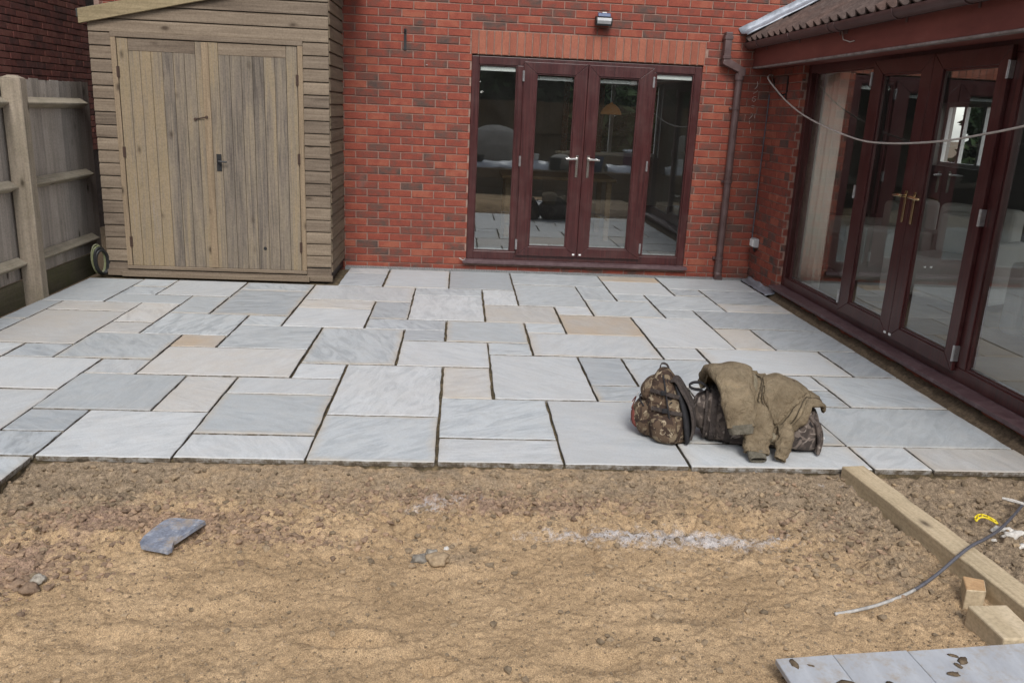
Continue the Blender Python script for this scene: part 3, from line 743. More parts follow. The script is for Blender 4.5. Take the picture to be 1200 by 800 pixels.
DX0, DX1, DZ0, DZ1 = -3.02, -.705, .085, 2.135
SOLD = 2.145
def project(P):
    q = CR.T @ (np.array(P)-CAM); return 600+FPX*q[0]/q[1], 400-FPX*q[2]/q[1]
def build_walls():
    w = MB(); Yf, Yb = .008, .30
    w.box((-6.6, Yf, -.2), (DX0, Yb, 5.2)); w.box((DX1, Yf, -.2), (.78, Yb, 5.2)); w.box((.781, Yf, 2.3), (3.4, Yb, 5.2)); w.box((3.401, Yf, -.2), (4.65, Yb, 5.2)); w.box((.781, Yf, -.2), (3.4, Yb, .1))
    w.box((DX0, Yf, -.2), (DX1, Yb, DZ0-.002)); w.box((DX0, Yf, SOLD), (DX1, Yb, 5.2))
    wall = w.build('wall', 'mortar', house)
    op = [(DX0-.02, DX1+.015, SOLD-.03, 2.372), (DX0, DX1, DZ0-.01, SOLD)]
    lst = lay_bricks(-6.55, -.001, -.18, 3.75, 2.375, op, -4.045)
    # the bricks that show largest in the picture become single bricks
    def score(q):
        a, b, zc, H = q; x, y = project(((a+b)/2, 0, zc))
        vis = a > -4.2 and -4 < y and not (b > -.25 and zc > 2.3)
        return (1 if vis else 0, (b-a))
    lst.sort(key=score, reverse=True)
    vis = [q for q in lst if score(q)[0]]; rest = [q for q in lst if not score(q)[0]]
    random.shuffle(vis); vis.sort(key=lambda q: -round((q[1]-q[0]), 2))
    for a, b, zc, H in vis[:300]:
        copy_mesh('brick', brick_mesh(b-a, H, 'back', 'brick', random.randrange(4)), wall, ((a+b)/2, random.uniform(-.0015, .0015), zc))
    jb = MB()
    for q in vis[300:]+rest+lay_bricks(.0, 3.4, 2.3, 4.6, 2.375, [], -4.045): joined_brick(jb, *q, map_back)
    o = jb.build('brickwork', 'brick_joined', wall, attr=True); o['kind'] = 'stuff'
    # soldier course over the french door
    n = 31; wid = (2.372-SOLD)
    for i in range(n):
        x = DX0-.012 + (i+.5)*(DX1-DX0+.022)/n
        me = brick_mesh((DX1-DX0+.022)/n-.0100, .217, 'back', 'soldier', i % 4)
        copy_mesh('soldier_brick', me, wall, (x, -.003+random.uniform(-.0015, .0015), SOLD+.004+.109))
    # extension: pier beside the corner, plinth below the sill, far pier
    e = MB(); Xf = .008
    e.box((Xf, -.80, -.2), (.28, .008-.001, 2.2)); e.box((Xf, -5.12, -.2), (.28, -.801, .070)); e.box((Xf, -6.2, -.2), (.28, -5.121, 2.2))
    e.box((Xf+.02, -6.2, 2.201), (.28, -.0, 2.46))
    ew = e.build('extension_wall', 'mortar', house)
    jb = MB()
    for q in lay_bricks(.001, .80, -.18, 2.19, 2.375, [], .1125): joined_brick(jb, *q, map_right)
    for q in lay_bricks(.80, 5.12, -.18, .068, 2.375, [], .1125): joined_brick(jb, *q, map_right)
    for q in lay_bricks(5.12, 6.2, -.18, 2.19, 2.375, [], .1125): joined_brick(jb, *q, map_right)
    # brick reveal of the pier beside the glazing
    for q in lay_bricks(.0, .06, .07, 2.19, 2.375, [], .0, .08): joined_brick(jb, *q, lambda u, w_, z: (u+.005, -.80-w_*.3-.0005, z), .01)
    o = jb.build('brickwork', 'brick_joined', ew, attr=True); o['kind'] = 'stuff'
    # side and far walls, ceilings and floors that close the rooms
    s = MB()
    s.box((-6.6, .301, -.2), (-6.35, 6.4, 5.2)); s.box((-6.349, 6.1, -.2), (-1.35, 6.4, 5.2)); s.box((.35, 6.1, -.2), (4.65, 6.4, 5.2))
    s.box((-1.35, 6.1, -.2), (.35, 6.4, .95)); s.box((-1.35, 6.1, 2.2), (.35, 6.4, 5.2))
    s.box((4.4, .301, -.2), (4.65, 3.0, 5.2)); s.box((4.4, 4.5, -.2), (4.65, 6.099, 5.2)); s.box((4.4, 3.0, -.2), (4.65, 4.5, 1.1)); s.box((4.4, 3.0, 2.05), (4.65, 4.5, 5.2))
    s.box((4.4, -6.2, -.2), (4.65, -5.0, 2.6)); s.box((4.4, -.6, -.2), (4.65, .008, 2.6)); s.box((4.4, -5.0, -.2), (4.65, -.6, .35)); s.box((4.4, -5.0, 2.25), (4.65, -.6, 2.6)); s.box((.281, -6.2, -.2), (.6, -5.95, 2.6)); s.box((4.0, -6.2, -.2), (4.399, -5.95, 2.6)); s.box((.6, -6.2, -.2), (4.0, -5.95, .3)); s.box((.6, -6.2, 2.25), (4.0, -5.95, 2.6))  # the wide openings are added to let daylight into the extension
    s.build('outer_wall', 'inside_wall', house)
    f = MB(); f.box((.10, -5.949, -.15), (4.399, .007, .128)); f.build('floor', 'inside_floor', house)
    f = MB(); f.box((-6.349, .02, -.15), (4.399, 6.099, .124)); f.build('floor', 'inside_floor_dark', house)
    f = MB(); f.box((.2, -5.949, 2.47), (4.399, .007, 2.60)); f.box((-6.349, .301, 2.42), (4.399, 6.099, 2.55)); f.build('ceiling', 'inside_wall', house)
    # inner skin: cream end wall of the extension with a wide opening into the house
    f = MB(); f.box((.281, -.06, .128), (.78, .0075, 2.469)); f.build('end_wall', 'cream', house)
    f = MB(); f.box((.281, -.085, .128), (.78, -.0605, .24)); f.build('skirting_board', 'fascia_paint', house)
    # main roof of the house
    f = MB(); f.prism([(-.4, 5.1), (3.2, 7.2), (6.8, 5.1), (6.8, 5.25), (3.2, 7.38), (-.4, 5.25)], 'x', -6.9, 4.9); f.build('main_roof', 'roof_tile', house)
    return wall, ew
wall, ext_wall = build_walls()

# ------------------------------------------------------------------ glazed doors
def door_set(name, mp, F, fixed, leaves, sill, w_frame, w_leaf, gridmat='rosewood', top_blind=True):
    """F=(u0,u1,z0,z1) outer frame; fixed=[(u0,u1)] glass between members; leaves=[(u0,u1,gu0,gu1)]"""
    u0, u1, z0, z1 = F
    c = mp((u0+u1)/2, w_frame, z0); d = group_part(name, house, c)
    def bx(b, a0, a1, w0, w1, c0, c1):
        p, q = mp(a0, w0, c0), mp(a1, w1, c1); b.box(p, q)
    def mem(nm, a0, a1, w0, w1, c0, c1, mat='rosewood', bev=.004):
        b = MB(); bx(b, a0, a1, w0, w1, c0, c1); return b.build(nm, mat, d, bevel=bev, seg=2)
    wb = w_frame-.07
    gz0, gz1 = z0+.085, z1-.075
    mem('frame_jamb', u0, u0+.07, wb, w_frame, z0, z1); mem('frame_jamb', u1-.07, u1, wb, w_frame, z0, z1)
    mem('frame_head', u0+.0705, u1-.0705, wb, w_frame-.001, z1-.075, z1); mem('frame_sill', u0+.0705, u1-.0705, wb, w_frame-.001, z0, z0+.085)
    lo, hi = min(l[0] for l in leaves), max(l[1] for l in leaves)
    mem('mullion', fixed[0][1], lo+.03, wb, w_frame-.002, z0+.0855, z1-.0755); mem('mullion', hi-.03, fixed[1][0], wb, w_frame-.002, z0+.0855, z1-.0755)
    def bead(a0, a1, c0, c1, w, t=.012, mat='rosewood', nm='glazing_bead'):
        b = MB()
        bx(b, a0, a0+t, w-.02, w, c0, c1); bx(b, a1-t, a1, w-.02, w, c0, c1)
        bx(b, a0+t+.0002, a1-t-.0002, w-.02, w-.0005, c0, c0+t); bx(b, a0+t+.0002, a1-t-.0002, w-.02, w-.0005, c1-t, c1)
        return b.build(nm, mat, d)
    def pane(a0, a1, c0, c1, w):
        b = MB(); p = [mp(a0+.004, w, c0+.004), mp(a1-.004, w, c0+.004), mp(a1-.004, w, c1-.004), mp(a0+.004, w, c1-.004)]
        b.add(p, [(0,1,2,3)]); b.build('glass_pane', 'glass', d)
        b = MB(); bx(b, a0+.008, a1-.008, w-.016, w-.004, c0+.006, c0+.017); b.build('spacer_bar', 'zinc', d)
    for a0, a1 in fixed:
        bead(a0, a1, gz0, gz1, w_frame-.012); pane(a0+.008, a1-.008, gz0+.008, gz1-.008, w_frame-.030)
    for (a0, a1, g0, g1) in leaves:
        zl0, zl1 = z0+.055, z1-.035; c0, c1 = zl0+.095, zl1-.105
        b = MB()
        O = [(a0, zl0), (a1, zl0), (a1, zl1), (a0, zl1)]; I = [(g0, c0), (g1, c0), (g1, c1), (g0, c1)]
        for k in range(4):
            k2 = (k+1) % 4; q = [O[k], O[k2], I[k2], I[k]]
            # mitred member with a slight shadow gap at the mitre
            cx = sum(p[0] for p in q)/4; cz = sum(p[1] for p in q)/4
            q = [(cx+(x-cx)*.9985, cz+(z-cz)*.9985) for x, z in q]
            vs = [mp(x, w_frame+.001, z) for x, z in q] + [mp(x, w_leaf, z) for x, z in q]
            b.add(vs, [(0,1,2,3),(4,5,6,7)]+[(i,(i+1)%4,4+(i+1)%4,4+i) for i in range(4)])
        b.build('door_leaf', 'rosewood', d, bevel=.003, seg=2)
        bead(g0+.0005, g1-.0005, c0+.0005, c1-.0005, w_leaf-.010, .012); pane(g0+.008, g1-.008, c0+.008, c1-.008, w_leaf-.030)
    # handles on the meeting stiles
    um = leaves[0][1]; zh = z0+1.05
    for s in (-1, 1):
        uc = um + s*.058
        b = MB(); bx(b, uc-.014, uc+.014, w_leaf, w_leaf+.008, zh-.17, zh+.05)
        b.tube([mp(uc, w_leaf+.006, zh+.015), mp(uc, w_leaf+.045, zh+.015)], .010, 10)
        b.tube([mp(uc-s*-.0, w_leaf+.045, zh+.015), mp(uc-s*.0-(-s)*.03, w_leaf+.048, zh+.016), mp(uc+s*.075, w_leaf+.044, zh+.012), mp(uc+s*.115, w_leaf+.036, zh+.010)], [.011, .010, .009, .008], 10)
        b.build('handle', 'brass' if mp is map_right else 'chrome', d, bevel=.002)
        b = MB(); bx(b, um+s*.035-.012, um+s*.035+.012, w_leaf, w_leaf+.006, z0+.075, z0+.09); b.build('drip_cap', 'white_plastic', d)
    for uc in (lo, hi):
        for zz in (z0+.17, z0+1.02, z1-.17):
            b = MB(); bx(b, uc-.010, uc+.010, w_frame-.001, w_leaf+.007, zz-.05, zz+.05)
            b.tube([mp(uc, w_leaf+.008, zz-.052), mp(uc, w_leaf+.008, zz+.052)], .007, 8)
            b.build('hinge', 'zinc', d, bevel=.0015)
    # projecting sill with a drip nose
    s0, s1, sz, sw = sill
    pr = [(wb, sz), (w_frame+.0, sz), (sw, sz-.012), (sw, sz-.040), (sw-.012, sz-.040), (sw-.014, sz-.026), (wb, sz-.022)]
    b = MB(); n = len(pr)
    vs = [mp(s0, a, z) for a, z in pr] + [mp(s1, a, z) for a, z in pr]
    b.add(vs, [tuple(range(n)), tuple(range(n, 2*n))] + [(i, (i+1) % n, n+(i+1) % n, n+i) for i in range(n)])
    b.build('sill', 'sill_plastic', d, bevel=.002)
    return d
french = door_set('french_door', map_back, (DX0+.003, DX1-.003, .118, 2.133), [(-2.95, -2.565), (-1.17, -.780)],
                  [(-2.503, -1.862, -2.375, -1.982), (-1.858, -1.195, -1.748, -1.336)], (DX0-.035, DX1+.03, .117, .055), -.012, .018)
patio_door = door_set('patio_door', map_right, (.803, 5.115, .108, 2.150), [(.965, 2.085), (3.86, 4.98)],
                  [(2.11, 2.950, 2.275, 2.815), (2.955, 3.770, 3.085, 3.665)], (.77, 5.14, .107, .050), -.055, -.028)

def house_bits():
    # blind head rails behind the back glazing
    for a, b_ in ((-2.94, -2.57), (-2.37, -1.99), (-1.745, -1.34), (-1.165, -.785)):
        b = MB(); b.box((a+.012, .047, 1.935 if a > -2.5 and a < -1.5 else 2.0), (b_-.012, .068, 1.968 if a > -2.5 and a < -1.5 else 2.04)); b.build('blind_rail', 'white_paint', french)
    # hinge-side vent and stray cable tail by the sill
    b = MB(); b.tube([(-3.03, -.012, .11), (-3.05, -.04, .105), (-3.075, -.05, .12), (-3.09, -.045, .13)], .006, 6); b.build('cable_tail', 'pale_cable', french)
    # fascia and soffit of the extension
    b = MB(); b.box((-.200, -6.2, 2.155), (-.178, -.004, 2.335)); b.build('fascia_board', 'fascia_paint', house, bevel=.002)
    b = MB(); b.box((-.206, -6.2, 2.140), (-.150, -.004, 2.1545)); b.build('soffit_edge', 'soffit_edge', house, bevel=.002)
    b = MB(); b.box((-.149, -6.2, 2.146), (.10, -.004, 2.160)); b.build('soffit', 'fascia_paint', house)
    # half round gutter, with brackets and joints
    g = MB(); prof = []
    for k in range(13):
        a = math.pi + math.pi*k/12; prof.append((-.262+.057*math.cos(a), 2.377+.057*math.sin(a)))
    prof += [(-.262+.063, 2.379), (-.262+.063, 2.374)] if False else []
    inner = [(-.262+(x+.262)*.93, 2.377+(z-2.377)*.93+.001) for x, z in prof][::-1]
    loop = prof + inner; n = len(loop); vs = []
    for y in (-6.2, -.03): vs += [(x, y, z) for x, z in loop]
    fs = [(i, (i+1) % n, n+(i+1) % n, n+i) for i in range(n)] + [tuple(range(n)), tuple(range(n, 2*n))]
    g.add(vs, fs); gut = g.build('gutter', 'brown_plastic', house)
    b = MB(); b.add([(x, -.029, z) for x, z in prof]+[(x, -.022, z) for x, z in prof], [tuple(range(13)), tuple(range(13, 26))]+[(i, i+1, 14+i, 13+i) for i in range(12)]); b.build('stop_end', 'brown_plastic', gut)
    for y in (-.35, -1.15, -1.95, -2.05, -2.95, -3.75, -4.6, -5.5):
        b = MB(); w = .012 if y != -2.05 else .035
        pts = [(-.262+.0615*math.cos(math.pi+math.pi*k/12), y, 2.377+.0615*math.sin(math.pi+math.pi*k/12)) for k in range(13)]
        b.strap(pts, w*2, .005, (0, 1, 0)); b.box((-.205, y-w, 2.30), (-.2005, y+w, 2.372)); b.build('gutter_bracket', 'brown_plastic', gut)
    # wires hanging off a bracket
    b = MB(); b.tube([(-.205, -1.98, 2.33), (-.215, -2.05, 2.26), (-.208, -2.16, 2.235), (-.205, -2.22, 2.24)], .004, 6)
    b.build('loose_wire', 'line_cable', gut)
    # downpipe with swan neck
    dp = MB()
    def sq(pts, r): dp.tube(pts, r*1.414, 4, True, 1.0, up=(1, 1, 0))
    dp.box((-.538, -.105, 2.20), (-.470, -.02, 2.465))
    down = dp.build('downpipe', 'brown_plastic', house, bevel=.006, seg=2)
    b = MB(); b.box((-.546, -.112, 2.395), (-.462, -.014, 2.43)); b.build('collar', 'brown_plastic', down, bevel=.004)
    b = MB(); b.box((-.545, -.111, 2.215), (-.463, -.015, 2.245)); b.build('collar', 'brown_plastic', down, bevel=.004)
    b = MB(); b.prism([(-.538, 2.2), (-.47, 2.215), (-.30, 2.13), (-.30, 2.06), (-.372, 2.06), (-.372, 2.095), (-.538, 2.165)], 'y', -.104, -.021); b.build('swan_neck', 'brown_plastic', down, bevel=.005, seg=2)
    b = MB(); b.tube([(-.345, -.06, 2.10), (-.345, -.06, .06)], .036, 14); b.build('pipe', 'brown_plastic', down, smooth=False)
    b = MB(); b.lathe([(.043, 0), (.046, .004), (.046, .06), (.043, .064)], (-.345, -.06, 2.02), 14); b.build('collar', 'brown_plastic', down)
    b = MB(); b.tube([(-.345, -.06, .16), (-.345, -.062, .07), (-.347, -.085, .03), (-.350, -.13, .012)], [.042, .042, .042, .040], 14); b.build('shoe', 'brown_plastic', down)
    for z in (1.75, 1.02, .22):
        b = MB(); b.lathe([(.041, -.014), (.043, -.012), (.043, .012), (.041, .014)], (-.345, -.06, z), 14); b.box((-.40, -.03, z-.012), (-.29, -.0, z+.012)); b.build('pipe_clip', 'brown_plastic', down)
    b = MB()
    for z in (1.6, .9): b.box((-.292, -.075, z), (-.288, -.07, z+.05))
    # socket box on the pier
    so = MB(); so.box((-.055, -.245, .375), (-.001, -.125, .465)); s_ = so.build('outdoor_socket', 'grey_plastic', house, bevel=.008, seg=2)
    b = MB(); b.box((-.066, -.235, .382), (-.0555, -.135, .455)); b.build('socket_cover', 'white_plastic', s_, bevel=.005)
    b = MB(); b.tube([(-.03, -.185, .376), (-.03, -.185, .345), (-.012, -.18, .33)], .011, 8); b.build('cable_gland', 'black_rubber', s_)
    b = MB(); b.tube([(-.008, -.035, .46), (-.010, -.032, .9), (-.008, -.034, 1.9)], .006, 6); b.tube([(-.008, -.035, .46), (-.01, -.07, .425), (-.02, -.125, .42)], .006, 6); b.build('supply_cable', 'cable', s_)
    # chalk marks on the wall beside the pipe
    def wp(px, py): 
        x = -.1505 + (px-268)*.00083; return (x, -.0015, 2.02 - (py-150)*.000835)
    b = MB()
    for st in ([(285,150),(292,185),(285,215),(262,238)], [(300,255),(272,280),(250,290)], [(290,325),(265,325),(246,345),(246,372),(268,385),(288,370),(280,350),(262,352)],
               [(248,430),(280,432)], [(248,455),(282,460)], [(245,520),(278,525),(262,560),(235,592)], [(303,520),(303,578)], [(245,610),(247,650)], [(268,690),(272,760)]):
        b.tube([wp(*p) for p in st], .0035, 5, True, .5)
    b.build('chalk_mark', 'chalk', wall)
    # iron hanging-basket hook on the wall and a second one on the pier
    h = MB(); h.box((-3.685, -.008, 2.15), (-3.660, 0.004, 2.345)); h.tube([(-3.672, -.006, 2.325), (-3.672, -.05, 2.338), (-3.672, -.085, 2.335), (-3.672, -.098, 2.318), (-3.672, -.092, 2.300), (-3.672, -.078, 2.296)], .007, 6)
    h.build('wall_hook', 'black_iron', house)
    h = MB(); h.box((-.008, -.482, 1.83), (.004, -.462, 2.06)); h.tube([(-.006, -.472, 1.9), (-.04, -.472, 1.885), (-.055, -.472, 1.90)], .007, 6); h.build('wall_bracket', 'black_iron', house)
    # small white screw plug on the brickwork
    h = MB(); h.lathe([(.010, 0), (.010, .004)], (-3.46, -.004, 2.02), 8); h.build('wall_plug', 'chalk', wall)
    # flood lamp over the soldier course
    L = MB(); L.box((-1.79, -.03, 2.50), (-1.72, .004, 2.55)); L.prism([(-.02, 2.475), (-.115, 2.455), (-.135, 2.50), (-.125, 2.535), (-.03, 2.55)], 'x', -1.835, -1.675)
    lamp = L.build('flood_lamp', 'black_iron', house, bevel=.005)
    b = MB(); b.prism([(-.034, 2.5535), (-.124, 2.5385), (-.121, 2.571), (-.06, 2.582)], 'x', -1.815, -1.695); b.build('lamp_lens', 'lamp_glass', lamp, bevel=.004)
    b = MB(); b.prism([(-.120, 2.4675), (-.1385, 2.503), (-.1325, 2.528), (-.124, 2.50)], 'x', -1.822, -1.688); b.build('lamp_reflector', 'grey_plastic', lamp)
    b = MB(); b.box((-1.775, -.118, 2.5735), (-1.735, -.085, 2.580)); b.build('lens_highlight', 'white_plastic', lamp)  # white tab modelled as the bright highlight on the lens
    # extension roof
    sl = .53; Z0 = 2.405
    th = math.atan(sl); L_ = 2.6
    b = MB(); b.prism([(-.262, Z0-.045), (2.35, Z0-.045+2.612*sl), (4.9, Z0-.06), (4.9, Z0-.10), (2.35, Z0-.10+2.612*sl), (-.20, Z0-.075)], 'y', -6.2, -.002)
    roof = b.build('roof', 'felt', house)
    # double roman tiles
    def tile():
        t = MB(); W_, Ln = .30, .335; prof = []
        for k in range(25):
            u = k/24*W_; r1 = math.exp(-((u-.085)/.028)**2); r2 = math.exp(-((u-.235)/.028)**2); prof.append((u, .046*max(r1, r2)))
        V = []
        for zoff in (0, -.020):
            for d in (0, Ln): V.append([(d*math.cos(th) - (h+zoff)*math.sin(th), -u, d*math.sin(th) + (h+zoff)*math.cos(th)) for u, h in prof])
        m_ = len(prof); vs = [p for r_ in V for p in r_]; fs = []
        for i in range(m_-1):
            fs += [(i, i+1, m_+i+1, m_+i), (2*m_+i, 3*m_+i, 3*m_+i+1, 2*m_+i+1), (i, 2*m_+i, 2*m_+i+1, i+1), (m_+i, m_+i+1, 3*m_+i+1, 3*m_+i)]
        fs += [(0, m_, 3*m_, 2*m_), (m_-1, 3*m_-1, 4*m_-1, 2*m_-1)]
        me = bpy.data.meshes.new('roof_tile'); me.from_pydata(vs, [], fs); me.materials.append(M['roof_tile'])
        bm = bmesh.new(); bm.from_mesh(me); bmesh.ops.recalc_face_normals(bm, faces=bm.faces); bm.to_mesh(me); bm.free(); return me
    tm = tile()
    for r_ in range(9):
        for k in range(21):
            x = -.315 + r_*.285*math.cos(th); z = Z0 - .025 + r_*.285*math.sin(th) + .002
            o = copy_mesh('roof_tile', tm, roof, (x+random.uniform(-.004, .004), -.02-k*.295 - (.0), z+random.uniform(-.002, .003)))
            o.rotation_euler = (random.uniform(-.006, .006), -.07, random.uniform(-.006, .006))
    # lead flashing stepped up the wall
    f = MB(); n = 26; V = []
    for i in range(n+1):
        s_ = -.02 + i*.1; x = -.345 + s_*math.cos(th)*1.0; z = Z0+.03 + s_*math.sin(th)
        j = .004*math.sin(i*2.1)
        V.append([(x-.03, -.0095, z+.085+j), (x-.005, -.012, z+.045), (x+.0, -.035, z+.034+j), (x+.01, -.09, z+.030), (x+.012, -.165+.012*math.sin(i*1.7), z+.028+j), (x+.014, -.172+.012*math.sin(i*1.7), z+.012)])
    f.grid(V); f.build('lead_flashing', 'lead', roof, smooth=True, solid=.006)
house_bits()

# ------------------------------------------------------------------ timber shed
def build_shed():
    t = thing('timber_shed', (-5.3, -.45, 0), 'weathered timber lean-to shed with double plank doors against the brick wall', 'shed')
    XL, XR, YF = -6.318, -4.283, -.85; PIT = .1104; SL = .2237
    roofz = lambda x: 2.178 + (x+6.372)*SL            # underside of the front fascia
    def board_front(x0, x1, z0, zt=PIT, clip=False):
        """shiplap board: thick bottom lip, rebated top"""
        z1 = z0+zt-.004; prof = [(YF+.010, z0), (YF-.010, z0), (YF-.011, z0+.012), (YF-.008, z1-.020), (YF+.002, z1-.004), (YF+.010, z1)]
        n = len(prof); b = MB(); vs = []
        xa = lambda z: max(x0, -6.372+(z-2.178-.02)/SL) if clip else x0
        vs = [(xa(z), y, z) for y, z in prof] + [(x1, y, z) for y, z in prof]
        b.add(vs, [tuple(range(n)), tuple(range(n, 2*n))] + [(i, (i+1) % n, n+(i+1) % n, n+i) for i in range(n)])
        j = random.uniform(-.0015, .0015); b.v = [(x, y+j, z) for x, y, z in b.v]
        return b.build('cladding_board', 'cladding', t, bevel=.0015)
    core = MB(); core.box((XL+.01, YF+.012, .0), (XR-.012, YF+.03, 2.17)); core.box((XL+.01, YF+.031, .0), (XL+.03, -.002, 2.15)); core.box((XR-.03, YF+.031, .0), (XR-.0115, -.002, 2.50))
    core.prism([(XL+.01, 2.171), (XR-.012, 2.171), (XR-.012, roofz(XR)), (XL+.01, roofz(XL))], 'y', YF+.012, YF+.03)
    core.build('wall', 'black_iron', t)
    z = 2.125-PIT
    while z > .06:
        board_front(XL, -6.137, z); board_front(-4.507, XR, z); z -= PIT
    board_front(XL, -6.137, .128-PIT+.033, .078); board_front(-4.507, XR, .128-PIT+.033, .078)
    z = 2.125
    while z < 2.72:
        board_front(XL, XR, z, PIT, clip=z > 2.13); z += PIT
    # side boards running back to the house
    z = 2.125-PIT*18 - .07; k = 0
    while z < 2.72:
        z0 = z if k else z+.02; z1 = z+PIT-.004
        prof = [(XR-.010, z0), (XR+.010, z0), (XR+.011, z0+.012), (XR+.008, z1-.020), (XR-.002, z1-.004), (XR-.010, z1)]
        b = MB(); b.prism(prof, 'y', YF+.012, -.010); b.build('cladding_board', 'cladding_y', t, bevel=.0015); z += PIT; k += 1
    # corner post strip, frame and trim
    def bx(nm, lo, hi, mat='trim_z', bev=.003, par=t):
        b = MB(); b.box(lo, hi); return b.build(nm, mat, par, bevel=bev)
    bx('frame_post', (-6.1365, YF-.018, .10), (-6.092, YF+.01, 2.085)); bx('frame_post', (-4.552, YF-.018, .10), (-4.5075, YF+.01, 2.085))
    bx('frame_head', (-6.137, YF-.020, 2.0855), (-4.507, YF+.01, 2.1245), 'cladding')
    bx('threshold', (-6.137, YF-.030, .070), (-4.507, YF+.01, .0995), 'cladding')
    bx('skirting_board', (XL-.002, YF-.022, .002), (XR+.012, YF+.011, .0575), 'cladding')
    bx('step_board', (-6.18, YF-.055, .0), (-4.48, YF-.0225, .045), 'cladding', .004)
    # doors
    def door(x0, x1, hinge_left, rnd):
        d = group_part('door', t, ((x0+x1)/2, YF, .1))
        n = 8; w = (x1-x0)/n; sx0, sx1 = x0, x1
        for i in range(n):
            a, b_ = x0+i*w, x0+(i+1)*w
            top = 2.078 if i in (0, n-1) else 1.978
            m_ = MB(); c = .004
            prof = [(a+.0008, YF+.008), (a+.0008, YF-.006), (a+c, YF-.010), (b_-c, YF-.010), (b_-.0008, YF-.006), (b_-.0008, YF+.008)]
            m_.prism(prof, 'z', .102, top); j = random.uniform(-.0015, .0015); m_.v = [(x, y+j, z_) for x, y, z_ in m_.v]
            m_.build('plank', 'plank', d)
        b = MB(); b.box((x0+w+.001, YF-.008, 1.9795), (x1-w-.001, YF+.006, 2.078)); o = b.build('rail', 'cladding', d, bevel=.002)
        hx = x0 if hinge_left else x1
        for zz in (.32, 1.12, 1.80):
            b = MB(); b.box((hx-.012, YF-.020, zz-.045), (hx+.012, YF-.0105, zz+.045)); b.tube([(hx, YF-.022, zz-.047), (hx, YF-.022, zz+.047)], .0055, 6); b.build('hinge', 'rust', d)
        return d
    d1 = door(-6.088, -5.336, True, 0); d2 = door(-5.330, -4.556, False, 1)
    b = MB(); b.box((-5.372, YF-.026, .104), (-5.312, YF-.0105, 2.076)); b.build('cover_strip', 'trim_z', d1, bevel=.003)
    # cabin hook across the doors
    b = MB(); b.tube([(-5.455, YF-.014, 1.43), (-5.35, YF-.032, 1.452)], .005, 6); b.tube([(-5.455, YF-.008, 1.43), (-5.455, YF-.024, 1.43)], .012, 8); b.tube([(-5.350, YF-.022, 1.452), (-5.350, YF-.040, 1.452)], .012, 8); b.build('cabin_hook', 'rust', d1)
    b = MB(); b.box((-5.287, YF-.016, .985), (-5.243, YF-.0105, 1.135)); b.tube([(-5.268, YF-.014, 1.075), (-5.268, YF-.05, 1.075), (-5.262, YF-.056, 1.074), (-5.19, YF-.052, 1.07)], .008, 8); b.build('handle', 'black_iron', d2, bevel=.002)
    b = MB(); b.lathe([(.016, 0), (.016, .002)], (-4.885, 0, 0), 10); b.v = [(x, YF-.0105-z_, .297+y) for x, y, z_ in b.v]; b.build('knot_hole', 'black_iron', d2)
    # sloping fascia and roof
    f = MB(); f.prism([(-6.375, roofz(-6.375)), (-4.10, roofz(-4.10)), (-4.10, roofz(-4.10)+.118), (-6.375, roofz(-6.375)+.118)], 'y', YF-.05, YF-.0185); f.build('fascia_board', 'fascia_wood', t, bevel=.003)
    f = MB(); f.prism([(-6.40, roofz(-6.40)+.06), (-4.08, roofz(-4.08)+.06), (-4.08, roofz(-4.08)+.125), (-6.40, roofz(-6.40)+.125)], 'y', YF-.0180, -.003); f.build('roof', 'felt', t)
build_shed()

# ------------------------------------------------------------------ fence on the left
def build_fence():
    t = thing('timber_fence', (-6.55, -2.2, -.02), 'grey weathered board fence with rails and a stout post beside the shed', 'fence')
    XB = -6.60
    y = -4.4
    while y < -.42:
        w = .125
        if True:
            b = MB(); zt = 1.70+random.uniform(-.006, .006)
            b.prism([(XB-.012, y), (XB-.003, y), (XB+.006, y+w-.003), (XB-.006, y+w-.003)], 'z', .145, zt); b.build('fence_board', 'fence_board', t)
        y += w-.008
    for z in (1.515, .885, .285):
        for y0, y1 in ((-4.4, -1.872), (-1.778, -.5)):
            b = MB(); b.prism([(XB+.008, z-.045), (XB+.012, z-.046), (XB+.080, z-.008), (XB+.080, z+.004), (XB+.012, z+.045), (XB+.008, z+.045)], 'y', y0, y1); b.build('rail', 'fence_rail', t, bevel=.003)
    for y0, y1 in ((-4.4, -1.872), (-1.778, -.5)):
        b = MB(); b.box((XB+.0, y0, -.06), (XB+.032, y1, .142)); b.build('gravel_board', 'gravel_board', t, bevel=.003)
    def post(y):
        b = MB(); x0, x1, ya, yb = -6.575, -6.425, y-.05, y+.05
        b.box((x0, ya, -.15), (x1, yb, 1.695)); o = b.build('post', 'fence_post', t, bevel=.006)
        b = MB(); b.add([(x0+.002, ya+.002, 1.695), (x1-.002, ya+.002, 1.695), (x1-.002, yb-.002, 1.695), (x0+.002, yb-.002, 1.695), (x0+.05, ya+.03, 1.717), (x1-.05, ya+.03, 1.717), (x1-.05, yb-.03, 1.717), (x0+.05, yb-.03, 1.717)],
                        [(0,1,5,4),(1,2,6,5),(2,3,7,6),(3,0,4,7),(4,5,6,7)]); b.build('post_top', 'fence_post', t)
    post(-1.825); post(-4.35)
build_fence()

